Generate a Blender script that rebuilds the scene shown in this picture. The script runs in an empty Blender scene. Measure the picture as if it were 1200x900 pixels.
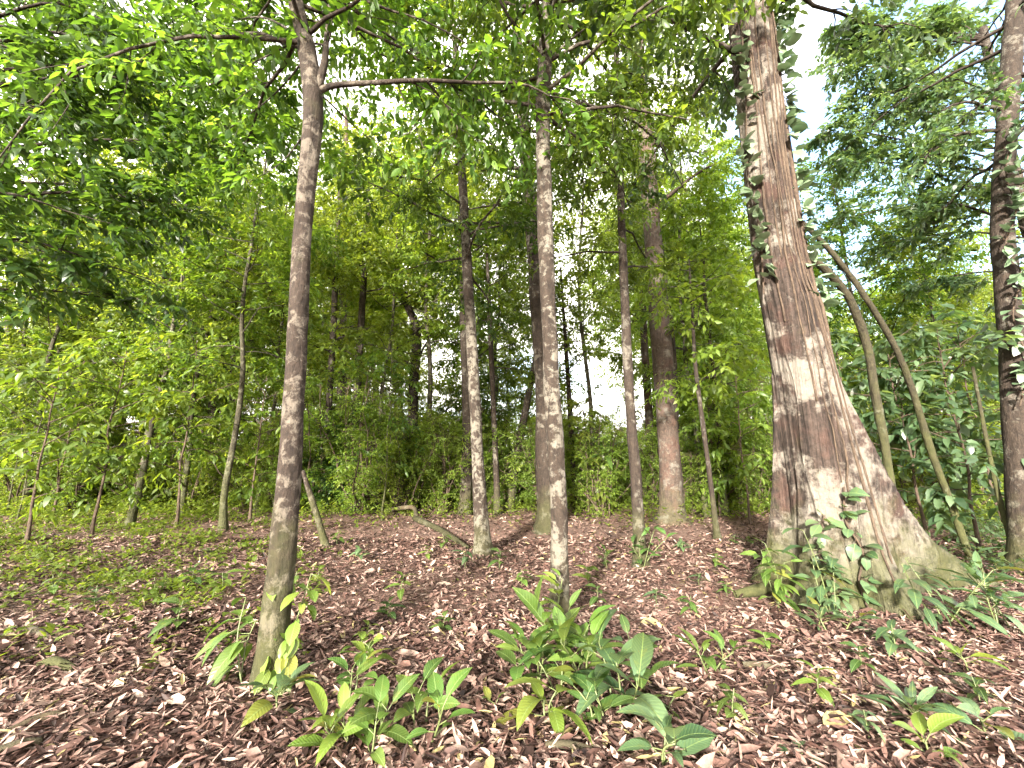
import bpy, math, random
import numpy as np
from mathutils import Vector

SC = bpy.context.scene
COL = SC.collection
R = math.radians
rng0 = np.random.default_rng(11)

# ------------------------------------------------------------------ camera
CAM_H, PITCH, FPX = 1.5, 11.0, 480.0          # f in pixels of the 1200-wide photograph
cd = bpy.data.cameras.new("camera"); cam = bpy.data.objects.new("camera", cd); COL.objects.link(cam)
cd.sensor_width = 36.0; cd.lens = 36.0 * FPX / 1200.0
cd.clip_start = 0.05; cd.clip_end = 600
cam.location = (0, 0, CAM_H); cam.rotation_euler = (R(90 + PITCH), 0, 0)
SC.camera = cam

# ------------------------------------------------------------------ sky, sun, exposure
SUN_EL, SUN_AZ = 17.0, -160.0                  # azimuth measured from +Y (ahead) towards +X
SUN_STRENGTH, SUN_ANGLE, SKY_STRENGTH, EXPOSURE = 3.8, 5.0, 0.15, 2.9
w = bpy.data.worlds.new("World"); SC.world = w; w.use_nodes = True
nt = w.node_tree; nt.nodes.clear()
out = nt.nodes.new("ShaderNodeOutputWorld"); bg = nt.nodes.new("ShaderNodeBackground")
sky = nt.nodes.new("ShaderNodeTexSky"); sky.sky_type = 'NISHITA'; sky.sun_disc = False
sky.sun_elevation = R(SUN_EL); sky.sun_rotation = R(SUN_AZ); sky.air_density = 1.0; sky.dust_density = 1.5
tc = nt.nodes.new("ShaderNodeTexCoord"); no = nt.nodes.new("ShaderNodeTexNoise")
no.inputs['Scale'].default_value = 2.2; no.inputs['Detail'].default_value = 6
rp = nt.nodes.new("ShaderNodeValToRGB"); rp.color_ramp.elements[0].position = .36; rp.color_ramp.elements[1].position = .52
mx = nt.nodes.new("ShaderNodeMix"); mx.data_type = 'RGBA'
mx.inputs['B'].default_value = (4.3, 4.05, 3.8, 1)
nt.links.new(tc.outputs['Generated'], no.inputs['Vector']); 
dp = nt.nodes.new("ShaderNodeVectorMath"); dp.operation = 'DOT_PRODUCT'; dp.inputs[1].default_value = (.62, .55, .56)
nt.links.new(tc.outputs['Generated'], dp.inputs[0])
gp = nt.nodes.new("ShaderNodeMapRange"); gp.inputs['From Min'].default_value = .88; gp.inputs['From Max'].default_value = .99; gp.inputs['To Min'].default_value = .08; gp.inputs['To Max'].default_value = -.16
nt.links.new(dp.outputs['Value'], gp.inputs['Value'])
sm = nt.nodes.new("ShaderNodeMath"); sm.operation = 'ADD'; nt.links.new(no.outputs['Fac'], sm.inputs[0]); nt.links.new(gp.outputs[0], sm.inputs[1]); nt.links.new(sm.outputs[0], rp.inputs['Fac'])
nt.links.new(rp.outputs['Color'], mx.inputs['Factor']); nt.links.new(sky.outputs[0], mx.inputs['A'])
nt.links.new(mx.outputs['Result'], bg.inputs['Color']); bg.inputs['Strength'].default_value = SKY_STRENGTH
nt.links.new(bg.outputs[0], out.inputs[0])
sd = bpy.data.lights.new("sun", 'SUN'); sd.energy = SUN_STRENGTH; sd.angle = R(SUN_ANGLE); sd.color = (1, .93, .82)
sun = bpy.data.objects.new("sun", sd); COL.objects.link(sun)
sv = Vector((math.sin(R(SUN_AZ)) * math.cos(R(SUN_EL)), math.cos(R(SUN_AZ)) * math.cos(R(SUN_EL)), math.sin(R(SUN_EL))))
sun.rotation_euler = sv.to_track_quat('Z', 'Y').to_euler()
vs = SC.view_settings; vs.view_transform = 'Standard'; vs.look = 'None'; vs.exposure = EXPOSURE; vs.gamma = 1
vs.use_curve_mapping = False
cy = SC.cycles
cy.max_bounces = 6; cy.diffuse_bounces = 4; cy.glossy_bounces = 2; cy.transmission_bounces = 5; cy.transparent_max_bounces = 4
cy.use_denoising = True; cy.caustics_reflective = False; cy.caustics_refractive = False
cy.sample_clamp_indirect = 6.0; cy.use_adaptive_sampling = True; cy.adaptive_threshold = 0.03
SC.render.use_persistent_data = False

# ------------------------------------------------------------------ ground height and pixel -> world
_sp, _cp = math.sin(R(PITCH)), math.cos(R(PITCH))
def gh(x, y):
    x = np.asarray(x, float); y = np.asarray(y, float)
    h = .05 * np.sin(.9 * x + 1.3) * np.sin(.7 * y + .4) + .022 * np.sin(2.1 * x + .5 * y) + .018 * np.sin(3.3 * y - 1.7 * x + 1)
    h = h + .10 * np.exp(-((x + 1.55) ** 2 + (y - 3.3) ** 2) / .5) * 0 + .25 * np.sin(x * .13 + 2) * np.sin(y * .11) * np.clip((np.hypot(x, y) - 8) / 12, 0, 1)
    return h
def ray(px, py):
    dx, dy = (px - 600) / FPX, (450 - py) / FPX
    return np.array([dx, _cp - dy * _sp, _sp + dy * _cp])
def ground_px(px, py):
    d = ray(px, py); t = .1
    if d[2] > -.02: d[2] = -.02
    t = CAM_H / -d[2]
    for _ in range(12):
        p = np.array([0, 0, CAM_H]) + d * t
        t = (CAM_H - float(gh(p[0], p[1]))) / -d[2]
    return np.array([0, 0, CAM_H]) + d * t
def at_depth(px, py, Y):
    d = ray(px, py); return np.array([0, 0, CAM_H]) + d * (Y / d[1])
def cam_depth(p): return p[1] * _cp + (p[2] - CAM_H) * _sp
def project(p):
    d = cam_depth(p); return 600 + FPX * p[0] / d, 450 - FPX * (-p[1] * _sp + (p[2] - CAM_H) * _cp) / d

# ------------------------------------------------------------------ mesh helpers
def mesh_from(name, V, T, mat, tint=None, luv=None, smooth=True):
    me = bpy.data.meshes.new(name)
    n, m = len(V), len(T)
    me.vertices.add(n); me.vertices.foreach_set("co", np.asarray(V, np.float32).ravel())
    me.loops.add(3 * m); me.loops.foreach_set("vertex_index", np.asarray(T, np.int32).ravel())
    me.polygons.add(m); me.polygons.foreach_set("loop_start", np.arange(0, 3 * m, 3, dtype=np.int32))
    if smooth: me.polygons.foreach_set("use_smooth", np.ones(m, bool))
    if tint is not None:
        a = me.attributes.new("tint", 'FLOAT_COLOR', 'POINT')
        a.data.foreach_set("color", np.concatenate([tint, np.ones((n, 1))], 1).astype(np.float32).ravel())
    if luv is not None:
        a = me.attributes.new("luv", 'FLOAT_VECTOR', 'POINT'); a.data.foreach_set("vector", luv.astype(np.float32).ravel())
    me.update(calc_edges=True)
    me.materials.append(mat)
    return me
def obj(name, me, parent=None, loc=(0, 0, 0)):
    o = bpy.data.objects.new(name, me); COL.objects.link(o); o.location = loc
    if parent is not None: o.parent = parent
    return o
def tag(o, label=None, cat=None, group=None, kind=None):
    if label: o['label'] = label
    if cat: o['category'] = cat
    if group: o['group'] = group
    if kind: o['kind'] = kind
    return o
def thing(name, label, cat, loc, rz=0, group=None, scale=1.0):
    o = bpy.data.objects.new(name, None); COL.objects.link(o); o.empty_display_size = .2
    o.location = loc; o.rotation_euler = (0, 0, rz); o.scale = (scale,) * 3 if np.isscalar(scale) else scale
    return tag(o, label, cat, group)
def nrm(a): return a / np.maximum(np.linalg.norm(a, axis=-1, keepdims=True), 1e-9)

class Wood:
    """collects swept tubes as one mesh"""
    def __init__(s): s.V, s.T, s.n = [], [], 0
    def tube(s, P, rad, seg=8, lump=0.0, seed=0, cap=True, flute=0.0):
        P = np.asarray(P, float); rad = np.asarray(rad, float); n = len(P)
        tan = nrm(np.gradient(P, axis=0))
        u = np.array([1., 0, 0]) if abs(tan[0][0]) < .9 else np.array([0, 1., 0])
        rings = []
        th = np.linspace(0, 2 * np.pi, seg, endpoint=False)
        g = np.random.default_rng(seed); ph = g.uniform(0, 6.28, 8)
        L = np.concatenate([[0], np.cumsum(np.linalg.norm(np.diff(P, axis=0), axis=1))])
        for i in range(n):
            u = u - tan[i] * (u @ tan[i]); u = u / np.linalg.norm(u); v = np.cross(tan[i], u)
            r = rad[i] * np.ones(seg)
            if lump:
                z = L[i] / max(rad[i], .02)
                r *= 1 + lump * (np.sin(2 * th + ph[0] + .25 * z) * .5 + np.sin(3 * th + ph[1] - .33 * z) * .4 + np.sin(th + ph[2] + .6 * z) * .4
                                 + np.sin(5 * th + ph[3] + 1.1 * z) * .25 + np.sin(7 * th + ph[4] - .9 * z) * .2)
            rings.append(P[i] + r[:, None] * (np.cos(th)[:, None] * u + np.sin(th)[:, None] * v))
        s.grid(np.array(rings)); 
        if cap:
            s.V.append(P[-1:] + tan[-1] * rad[-1] * .6); e = s.n; s.n += 1
            b = e - seg; i = np.arange(seg)
            s.T.append(np.stack([b + i, b + (i + 1) % seg, np.full(seg, e)], 1))
    def grid(s, rings):
        n, seg = rings.shape[:2]; b = s.n
        s.V.append(rings.reshape(-1, 3)); s.n += n * seg
        i, j = np.meshgrid(np.arange(n - 1), np.arange(seg), indexing='ij'); i = i.ravel(); j = j.ravel(); k = (j + 1) % seg
        a, c, d, e = b + i * seg + j, b + i * seg + k, b + (i + 1) * seg + k, b + (i + 1) * seg + j
        s.T.append(np.stack([a, c, d], 1)); s.T.append(np.stack([a, d, e], 1))
    def mesh(s, name, mat): return mesh_from(name, np.concatenate(s.V), np.concatenate(s.T), mat)

def smooth_path(P, n):
    P = np.asarray(P, float); m = len(P)
    Q = np.concatenate([2 * P[:1] - P[1:2], P, 2 * P[-1:] - P[-2:-1]])
    t = np.linspace(0, m - 1, n); i = np.clip(t.astype(int), 0, m - 2); f = (t - i)[:, None]
    p0, p1, p2, p3 = Q[i], Q[i + 1], Q[i + 2], Q[i + 3]
    return .5 * (2 * p1 + (p2 - p0) * f + (2 * p0 - 5 * p1 + 4 * p2 - p3) * f ** 2 + (3 * p1 - p0 - 3 * p2 + p3) * f ** 3)

PROF = {0: [], 1: [(.45, 1.)], 2: [(.28, .9), (.66, .78)], 3: [(.2, .78), (.46, 1.), (.75, .66)],
        6: [(.08, .42), (.2, .78), (.36, .98), (.54, 1.), (.72, .8), (.87, .45)]}
def leaf_arrays(P, D, N, L, W, fold, bend, col, K=2, wave=0.0, rng=rng0):
    """P base, D direction, N normal (n x 3); returns verts, tris, tint, luv"""
    n = len(P); D = nrm(D); N = nrm(N - D * np.sum(N * D, 1, keepdims=True)); S = np.cross(D, N)
    L = np.broadcast_to(L, n)[:, None]; W = np.broadcast_to(W, n)[:, None]
    fold = np.broadcast_to(fold, n)[:, None]; bend = np.broadcast_to(bend, n)[:, None]
    def pt(t, s, f=1.0, jit=0):
        return P + D * L * t * (1 - .25 * bend * t) - N * L * bend * t * t + S * (s * W * .5) + N * (abs(s) * W * .5 * fold * f + jit)
    rows = [pt(0., 0.)]; uv = [(0, 0)]
    if K == 0:
        rows += [pt(.42, .95), pt(1., 0.), pt(.42, -.95)]; uv += [(.4, 1), (1, 0), (.4, -1)]
        F = [(0, 1, 2), (0, 2, 3)]
    else:
        for t, wd in PROF[K]:
            ja = rng.normal(0, 1, (n, 1)) * W * wave; jb = rng.normal(0, 1, (n, 1)) * W * wave
            rows += [pt(t, wd, 1, ja), pt(t, 0.), pt(t, -wd, 1, jb)]; uv += [(t, wd), (t, 0), (t, -wd)]
        rows.append(pt(1., 0.)); uv.append((1, 0)); e = len(rows) - 1
        F = [(0, 1, 2), (0, 2, 3)]
        for k in range(K - 1):
            a = 1 + 3 * k
            F += [(a, a + 3, a + 4), (a, a + 4, a + 1), (a + 1, a + 4, a + 5), (a + 1, a + 5, a + 2)]
        a = e - 3; F += [(a, e, a + 1), (a + 1, e, a + 2)]
    m = len(rows)
    V = np.stack(rows, 1).reshape(-1, 3)
    T = (np.array(F)[None] + (np.arange(n) * m)[:, None, None]).reshape(-1, 3)
    C = np.repeat(col, m, 0)
    U = np.tile(np.array([(a, b, 0) for a, b in uv]), (n, 1))
    return V, T, C, U

def leaf_mesh(name, mat, *a, **k):
    V, T, C, U = leaf_arrays(*a, **k); return mesh_from(name, V, T, mat, C, U)

# ------------------------------------------------------------------ materials
def newmat(name):
    m = bpy.data.materials.new(name); m.use_nodes = True; m.node_tree.nodes.clear(); return m, m.node_tree
def nd(t, typ, **kw):
    n = t.nodes.new(typ)
    for k, v in kw.items():
        if k.startswith('_'): setattr(n, k[1:], v)
        else: n.inputs[k.replace('__', ' ')].default_value = v
    return n
def mixc(t, fac, a, b, mode='MIX'):
    n = t.nodes.new("ShaderNodeMix"); n.data_type = 'RGBA'; n.blend_type = mode
    for s, v in (('Factor', fac), ('A', a), ('B', b)):
        if isinstance(v, bpy.types.NodeSocket): t.links.new(v, n.inputs[s])
        else: n.inputs[s].default_value = v if s == 'Factor' else (*v, 1) if len(v) == 3 else v
    return n.outputs['Result']
def ramp(t, fac, stops):
    n = t.nodes.new("ShaderNodeValToRGB"); cr = n.color_ramp
    while len(cr.elements) < len(stops): cr.elements.new(.5)
    for e, (p, c) in zip(cr.elements, stops):
        e.position = p; e.color = (*c, 1) if not np.isscalar(c) else (c, c, c, 1)
    t.links.new(fac, n.inputs['Fac']); return n.outputs['Color']
def math_(t, op, a, b=0.0, clamp=False):
    n = t.nodes.new("ShaderNodeMath"); n.operation = op; n.use_clamp = clamp
    for i, v in enumerate((a, b)):
        if isinstance(v, bpy.types.NodeSocket): t.links.new(v, n.inputs[i])
        else: n.inputs[i].default_value = v
    return n.outputs[0]
def noise(t, vec, scale, detail=4, rough=.55, dist=0):
    n = nd(t, "ShaderNodeTexNoise", Scale=scale, Detail=detail, Roughness=rough, Distortion=dist)
    t.links.new(vec, n.inputs['Vector']); return n.outputs['Fac']
def mapping(t, vec, scale):
    n = nd(t, "ShaderNodeMapping", Scale=scale); t.links.new(vec, n.inputs['Vector']); return n.outputs[0]

def leaf_material(name, trans=.5, rough=.42, spec=.45, veins=False, tmul=(2.5, 2.15, .9)):
    m, t = newmat(name)
    a = nd(t, "ShaderNodeAttribute", _attribute_name="tint"); oi = t.nodes.new("ShaderNodeObjectInfo")
    hs = nd(t, "ShaderNodeHueSaturation"); t.links.new(a.outputs['Color'], hs.inputs['Color'])
    mr = nd(t, "ShaderNodeMapRange"); t.links.new(oi.outputs['Random'], mr.inputs['Value'])
    mr.inputs['To Min'].default_value = .485; mr.inputs['To Max'].default_value = .515
    t.links.new(mr.outputs[0], hs.inputs['Hue'])
    rv = math_(t, 'FRACT', math_(t, 'MULTIPLY', oi.outputs['Random'], 7.31))
    t.links.new(math_(t, 'ADD', math_(t, 'MULTIPLY', rv, .4), .8), hs.inputs['Value'])
    c = hs.outputs['Color']
    bs = nd(t, "ShaderNodeBsdfPrincipled", Roughness=rough); bs.inputs['Specular IOR Level'].default_value = spec
    if veins:
        u = nd(t, "ShaderNodeAttribute", _attribute_name="luv"); sx = t.nodes.new("ShaderNodeSeparateXYZ"); t.links.new(u.outputs['Vector'], sx.inputs[0])
        ab = math_(t, 'ABSOLUTE', sx.outputs['Y'])
        mid = math_(t, 'LESS_THAN', ab, .045)
        ph = math_(t, 'SUBTRACT', math_(t, 'MULTIPLY', sx.outputs['X'], 11.), math_(t, 'MULTIPLY', ab, 2.4))
        fr = math_(t, 'ABSOLUTE', math_(t, 'SUBTRACT', math_(t, 'FRACT', ph), .5))
        lat = math_(t, 'SUBTRACT', 1., math_(t, 'MULTIPLY', fr, 9.), True)
        c2 = mixc(t, math_(t, 'MULTIPLY', lat, .3), c, (.16, .24, .07)); c = mixc(t, math_(t, 'MULTIPLY', mid, .6), c2, (.2, .28, .1))
        geo = t.nodes.new("ShaderNodeNewGeometry")
        nz = noise(t, geo.outputs['Position'], 22., 3)
        c = mixc(t, math_(t, 'MULTIPLY', ramp(t, nz, [(.55, 0.), (.75, 1.)]), .35), c, (.16, .17, .03))
        nb = noise(t, geo.outputs['Position'], 48., 4, .65)
        c = mixc(t, math_(t, 'MULTIPLY', ramp(t, nb, [(.66, 0.), (.70, 1.)]), .8), c, (.12, .07, .025))
        bp = nd(t, "ShaderNodeBump", Strength=.5, Distance=.004); t.links.new(math_(t, 'ABSOLUTE', math_(t, 'SUBTRACT', fr, 0.)), bp.inputs['Height'])
        t.links.new(bp.outputs[0], bs.inputs['Normal'])
    t.links.new(c, bs.inputs['Base Color'])
    tr = t.nodes.new("ShaderNodeBsdfTranslucent")
    t.links.new(mixc(t, 1., c, tmul, 'MULTIPLY'), tr.inputs['Color'])
    ms = nd(t, "ShaderNodeMixShader"); ms.inputs[0].default_value = trans
    t.links.new(bs.outputs[0], ms.inputs[1]); t.links.new(tr.outputs[0], ms.inputs[2])
    o = t.nodes.new("ShaderNodeOutputMaterial"); t.links.new(ms.outputs[0], o.inputs[0])
    return m

def bark_material(name, dark, light, lichen=(.5, .48, .42), lich=.6, moss=.0, lscale=5., fib=(9, 9, 1.6), bump=.6, red=0.0, moss_h=1.2, streak=0.):
    m, t = newmat(name)
    c = t.nodes.new("ShaderNodeTexCoord"); v = c.outputs['Object']
    oi = t.nodes.new("ShaderNodeObjectInfo")
    ad = nd(t, "ShaderNodeVectorMath", _operation='ADD'); t.links.new(v, ad.inputs[0])
    sc_ = nd(t, "ShaderNodeVectorMath", _operation='SCALE'); sc_.inputs[0].default_value = (31, 17, 23); t.links.new(oi.outputs['Random'], sc_.inputs['Scale'])
    t.links.new(sc_.outputs[0], ad.inputs[1]); vv = ad.outputs[0]
    f1 = noise(t, mapping(t, vv, fib), 2.2, 8, .65, .6)
    f2 = noise(t, vv, 14., 6, .6)
    base = ramp(t, f1, [(.3, dark), (.72, light)])
    f4 = noise(t, mapping(t, vv, (1, 1, .5)), 46., 6, .75)
    base = mixc(t, .55, base, mixc(t, 1., base, ramp(t, f4, [(.36, .25), (.5, 1.), (.66, 2.1)]), 'MULTIPLY'))
    base = mixc(t, .35, base, ramp(t, f2, [(.3, tuple(x * .5 for x in dark)), (.7, tuple(min(1, x * 1.25) for x in light))]))
    if streak:
        f5 = noise(t, mapping(t, vv, (30, 30, .8)), 1., 5, .7)
        base = mixc(t, streak, base, mixc(t, 1., base, ramp(t, f5, [(.38, .2), (.5, 1.), (.62, 1.8)]), 'MULTIPLY'))
    if red:
        base = mixc(t, math_(t, 'MULTIPLY', ramp(t, noise(t, vv, 3.1, 4), [(.5, 0.), (.62, 1.)]), red), base, (.13, .05, .035))
    l1 = noise(t, vv, lscale, 9, .62, .4); l2 = noise(t, vv, lscale * .33, 3)
    l3 = noise(t, vv, lscale * 6., 5, .7)
    ls = math_(t, 'ADD', math_(t, 'ADD', math_(t, 'MULTIPLY', l1, .5), math_(t, 'MULTIPLY', l2, .33)), math_(t, 'MULTIPLY', l3, .17))
    lm = ramp(t, ls, [(1.015 - lich * .86, 0.), (1.075 - lich * .86, 1.)])
    base = mixc(t, math_(t, 'MULTIPLY', lm, .8 - .0 * streak), base, mixc(t, .5, lichen, ramp(t, f2, [(.3, tuple(x * .6 for x in lichen)), (.7, lichen)])))
    if moss:
        sx = t.nodes.new("ShaderNodeSeparateXYZ"); t.links.new(v, sx.inputs[0])
        hz = math_(t, 'SUBTRACT', 1., math_(t, 'DIVIDE', sx.outputs['Z'], moss_h), True)
        mm = math_(t, 'MULTIPLY', ramp(t, math_(t, 'ADD', math_(t, 'MULTIPLY', hz, .5), math_(t, 'MULTIPLY', noise(t, vv, 4., 7, .6), .8)), [(.5, 0.), (.78, 1.)]), moss)
        base = mixc(t, mm, base, mixc(t, f2, (.024, .032, .008), (.08, .085, .025)))
    bs = nd(t, "ShaderNodeBsdfPrincipled", Roughness=.85); bs.inputs['Specular IOR Level'].default_value = .25
    t.links.new(base, bs.inputs['Base Color'])
    bp = nd(t, "ShaderNodeBump", Strength=bump, Distance=.05)
    t.links.new(math_(t, 'ADD', math_(t, 'ADD', f1, math_(t, 'ADD', math_(t, 'MULTIPLY', f2, .6), math_(t, 'MULTIPLY', f4, .35))), math_(t, 'MULTIPLY', lm, .15)), bp.inputs['Height'])
    t.links.new(bp.outputs[0], bs.inputs['Normal'])
    o = t.nodes.new("ShaderNodeOutputMaterial"); t.links.new(bs.outputs[0], o.inputs[0])
    return m

def tint_material(name, rough=.65, spec=.3):
    m, t = newmat(name)
    a = nd(t, "ShaderNodeAttribute", _attribute_name="tint"); geo = t.nodes.new("ShaderNodeNewGeometry")
    n1 = noise(t, geo.outputs['Position'], 60., 4)
    c = mixc(t, .55, a.outputs['Color'], mixc(t, 1., a.outputs['Color'], ramp(t, n1, [(.3, .45), (.7, 1.7)]), 'MULTIPLY'))
    bs = nd(t, "ShaderNodeBsdfPrincipled", Roughness=rough); bs.inputs['Specular IOR Level'].default_value = spec
    t.links.new(c, bs.inputs['Base Color'])
    o = t.nodes.new("ShaderNodeOutputMaterial"); t.links.new(bs.outputs[0], o.inputs[0]); return m

M_LEAF = leaf_material("foliage_leaf", .55, tmul=(2.4, 2.2, .8))
M_GLOSS = leaf_material("glossy_leaf", .48, .34, .6)
M_SKY_SHEEN = leaf_material('sky_sheen_leaf', .15, .32, .7, tmul=(1.3, 1.3, 1.1))  # for vine leaves whose sky reflections are painted into their tint
M_PLANT = leaf_material("broad_leaf", .34, .36, .5, veins=True, tmul=(2.2, 2.0, .9))
M_LITTER = tint_material("dead_leaf")
BROWN = ((.05, .032, .022), (.20, .14, .10))
M_BARK_A = bark_material("brown_bark", (.0095, .0065, .005), (.038, .027, .02), lichen=(.13, .11, .088), lich=.60, moss=.55, lscale=12, moss_h=1.6)
M_BARK_B = bark_material("lichen_bark", (.010, .007, .005), (.042, .030, .022), lichen=(.155, .14, .113), lich=.61, moss=.3, lscale=12, moss_h=.8)
M_BARK_C = bark_material("forest_bark", (.009, .006, .005), (.040, .029, .021), lichen=(.12, .108, .088), lich=.57, moss=.4, lscale=8)
M_BARK_P = bark_material("pale_bark", (.022, .015, .012), (.075, .055, .043), lichen=(.125, .114, .096), lich=.57, moss=.3, lscale=5, red=.15)
M_BARK_G = bark_material("buttress_bark", (.014, .010, .008), (.056, .040, .032), lichen=(.215, .19, .16), lich=.63, moss=.7, lscale=2.7, fib=(9, 9, .6), bump=1., red=.15, streak=.65, moss_h=1.3)
M_BARK_FAR = bark_material("young_bark", (.014, .013, .008), (.06, .052, .032), lichen=(.13, .125, .09), lich=.58, moss=.5, lscale=8, moss_h=3)
M_VINE = bark_material("vine_bark", (.025, .016, .012), (.10, .072, .05), lich=.45, moss=.0, lscale=9)
M_MOSSY = bark_material("mossy_bark", (.015, .013, .007), (.05, .043, .024), lichen=(.12, .12, .09), lich=.52, moss=.6, lscale=6, moss_h=4)
m, t = newmat("green_stem"); bs = nd(t, "ShaderNodeBsdfPrincipled", Roughness=.55); tcx = t.nodes.new("ShaderNodeTexCoord")
t.links.new(ramp(t, noise(t, tcx.outputs['Object'], 30.), [(.3, (.05, .06, .02)), (.7, (.12, .15, .05))]), bs.inputs['Base Color'])
o = t.nodes.new("ShaderNodeOutputMaterial"); t.links.new(bs.outputs[0], o.inputs[0]); M_STEM = m

# forest floor soil
m, t = newmat("forest_soil"); tcx = t.nodes.new("ShaderNodeTexCoord"); v = tcx.outputs['Object']
c = ramp(t, noise(t, v, 9., 10, .7), [(.28, (.022, .013, .010)), (.5, (.085, .045, .034)), (.75, (.22, .13, .10))])
c = mixc(t, ramp(t, noise(t, v, 55., 6, .7), [(.45, 0.), (.65, 1.)]), c, (.2, .12, .09))
bs = nd(t, "ShaderNodeBsdfPrincipled", Roughness=.9); t.links.new(c, bs.inputs['Base Color'])
bp = nd(t, "ShaderNodeBump", Strength=.8, Distance=.03); t.links.new(noise(t, v, 28., 8, .7), bp.inputs['Height']); t.links.new(bp.outputs[0], bs.inputs['Normal'])
o = t.nodes.new("ShaderNodeOutputMaterial"); t.links.new(bs.outputs[0], o.inputs[0]); M_SOIL = m

# ------------------------------------------------------------------ ground sheet
def graded(a, b, near, n):
    s = np.linspace(-1, 1, n); s = np.sign(s) * (np.abs(s) * .18 + .82 * np.abs(s) ** 3.2)
    return (a + b) / 2 + s * (b - a) / 2
gx = graded(-160, 160, 8, 181); gy = 5 + graded(-160, 160, 8, 181)
X, Y = np.meshgrid(gx, gy, indexing='ij'); Z = gh(X, Y)
V = np.stack([X, Y, Z], -1).reshape(-1, 3); n = 181
i, j = np.meshgrid(np.arange(n - 1), np.arange(n - 1), indexing='ij'); a = (i * n + j).ravel()
T = np.concatenate([np.stack([a, a + n, a + n + 1], 1), np.stack([a, a + n + 1, a + 1], 1)])
tag(obj("forest_floor", mesh_from("forest_floor", V, T, M_SOIL)), kind='structure')

# ------------------------------------------------------------------ foliage growth
GREENS = {   # albedo triples: dark, mid, light
    'deep':   [(.020, .044, .012), (.040, .078, .018), (.070, .118, .026)],
    'fresh':  [(.034, .068, .014), (.066, .116, .022), (.112, .168, .036)],
    'yellow': [(.058, .098, .015), (.105, .158, .026), (.165, .215, .046)],
    'sunny':  [(.075, .120, .018), (.130, .190, .030), (.190, .250, .055)],  # leaf colour raised to stand in for sunlight on the understory
    'blue':   [(.030, .062, .028), (.060, .105, .048), (.110, .165, .085)],  # bluish green leaves, also lightened: sky reflection put into the colour
}
def leaf_cols(rng, n, pal, clump=None):
    p = np.array(GREENS[pal]); k = np.clip(rng.normal(.45, .22, n) + (clump if clump is not None else 0), 0, 1) * 2
    i = np.minimum(k.astype(int), 1); f = (k - i)[:, None]
    c = p[i] * (1 - f) + p[i + 1] * f
    return c * rng.uniform(.85, 1.15, (n, 1))

class Crown:
    def __init__(s, rng, pal='fresh', leaf=(.11, .17), ratio=.4, K=0, per=9, twig=.45, mat=None, droop=.35, spread=1.0):
        s.rng, s.pal, s.leaf, s.ratio, s.K, s.per, s.twig, s.droop, s.spread = rng, pal, leaf, ratio, K, per, twig, droop, spread
        s.mat = mat or M_LEAF; s.wood = Wood(); s.tw = []
    def curve(s, p, d, L, n=5, sag=.25, wig=.15):
        P = [np.array(p, float)]; d = np.array(d, float); d /= np.linalg.norm(d)
        for k in range(n):
            d = d + s.rng.normal(0, wig, 3) + np.array([0, 0, -sag / n]); d /= np.linalg.norm(d)
            P.append(P[-1] + d * L / n)
        return np.array(P)
    def branch(s, p, d, L, r, sub=5., twigs=5, sag=.3, seg=5, bare=.2, P=None):
        rng = s.rng
        if P is None: P = s.curve(p, d, L, 6, sag)
        n = len(P)
        s.wood.tube(P, np.linspace(r, r * .25, n), seg, cap=False)
        for k in range(max(2, int(sub * L))):
            t = rng.uniform(bare, 1.) * (n - 1); i = min(int(t), n - 2); q = P[i] + (P[i + 1] - P[i]) * (t - i)
            tan = nrm(P[i + 1] - P[i]); side = np.cross(tan, [0, 0, 1.]); side = side / (np.linalg.norm(side) + 1e-6) * rng.choice([-1, 1])
            dd = tan * rng.uniform(.4, 1.) + side * rng.uniform(.3, 1.1) + rng.normal(0, .28, 3)
            l2 = rng.uniform(.35, .8) * s.twig * 2.2 * s.spread
            Q = s.curve(q, dd, l2, 3, .3, .2)
            s.wood.tube(Q, np.linspace(r * .28, r * .1, 4), 3, cap=False)
            cl = rng.normal(0, .16)
            for m_ in range(twigs):
                u = rng.uniform(.15, 1.) * 3; i2 = min(int(u), 2); q2 = Q[i2] + (Q[i2 + 1] - Q[i2]) * (u - i2)
                d2 = nrm(Q[i2 + 1] - Q[i2]) * rng.uniform(.3, 1.) + rng.normal(0, .55, 3) * np.array([1, 1, .6])
                s.tw.append((*q2, *(d2 / np.linalg.norm(d2)), s.twig * rng.uniform(.6, 1.2), cl))
    def foliage(s, name):
        A = np.array(s.tw); n, m = len(A), s.per; rng = s.rng
        q, d, l, cl = A[:, None, :3], A[:, None, 3:6], A[:, None, 6:7], np.repeat(A[:, 7], m)
        t = (np.linspace(.12, 1, m)[None, :, None] + rng.uniform(-.05, .05, (n, m, 1)))
        sag = np.array([0, 0, -1.]) * l * t ** 2 * s.droop * .7
        P = (q + d * l * t + sag).reshape(-1, 3)
        dr = np.repeat(d, m, 1).reshape(-1, 3)
        side = nrm(np.cross(dr, np.array([0, 0, 1.]))) * np.where(np.arange(m) % 2, 1, -1)[None, :, None].repeat(n, 0).reshape(-1, 1)
        D = dr * .55 + side * .85 + rng.normal(0, .3, (n * m, 3)) + np.array([0, 0, -s.droop])
        N = np.array([0, 0, 1.]) + rng.normal(0, .42, (n * m, 3))
        L = rng.uniform(*s.leaf, n * m); W = L * s.ratio * rng.uniform(.8, 1.2, n * m)
        return leaf_mesh(name, s.mat, P, D, N, L, W, rng.uniform(.0, .5, n * m), rng.uniform(.05, .45, n * m), leaf_cols(rng, n * m, s.pal, cl), K=s.K, rng=rng)

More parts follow.
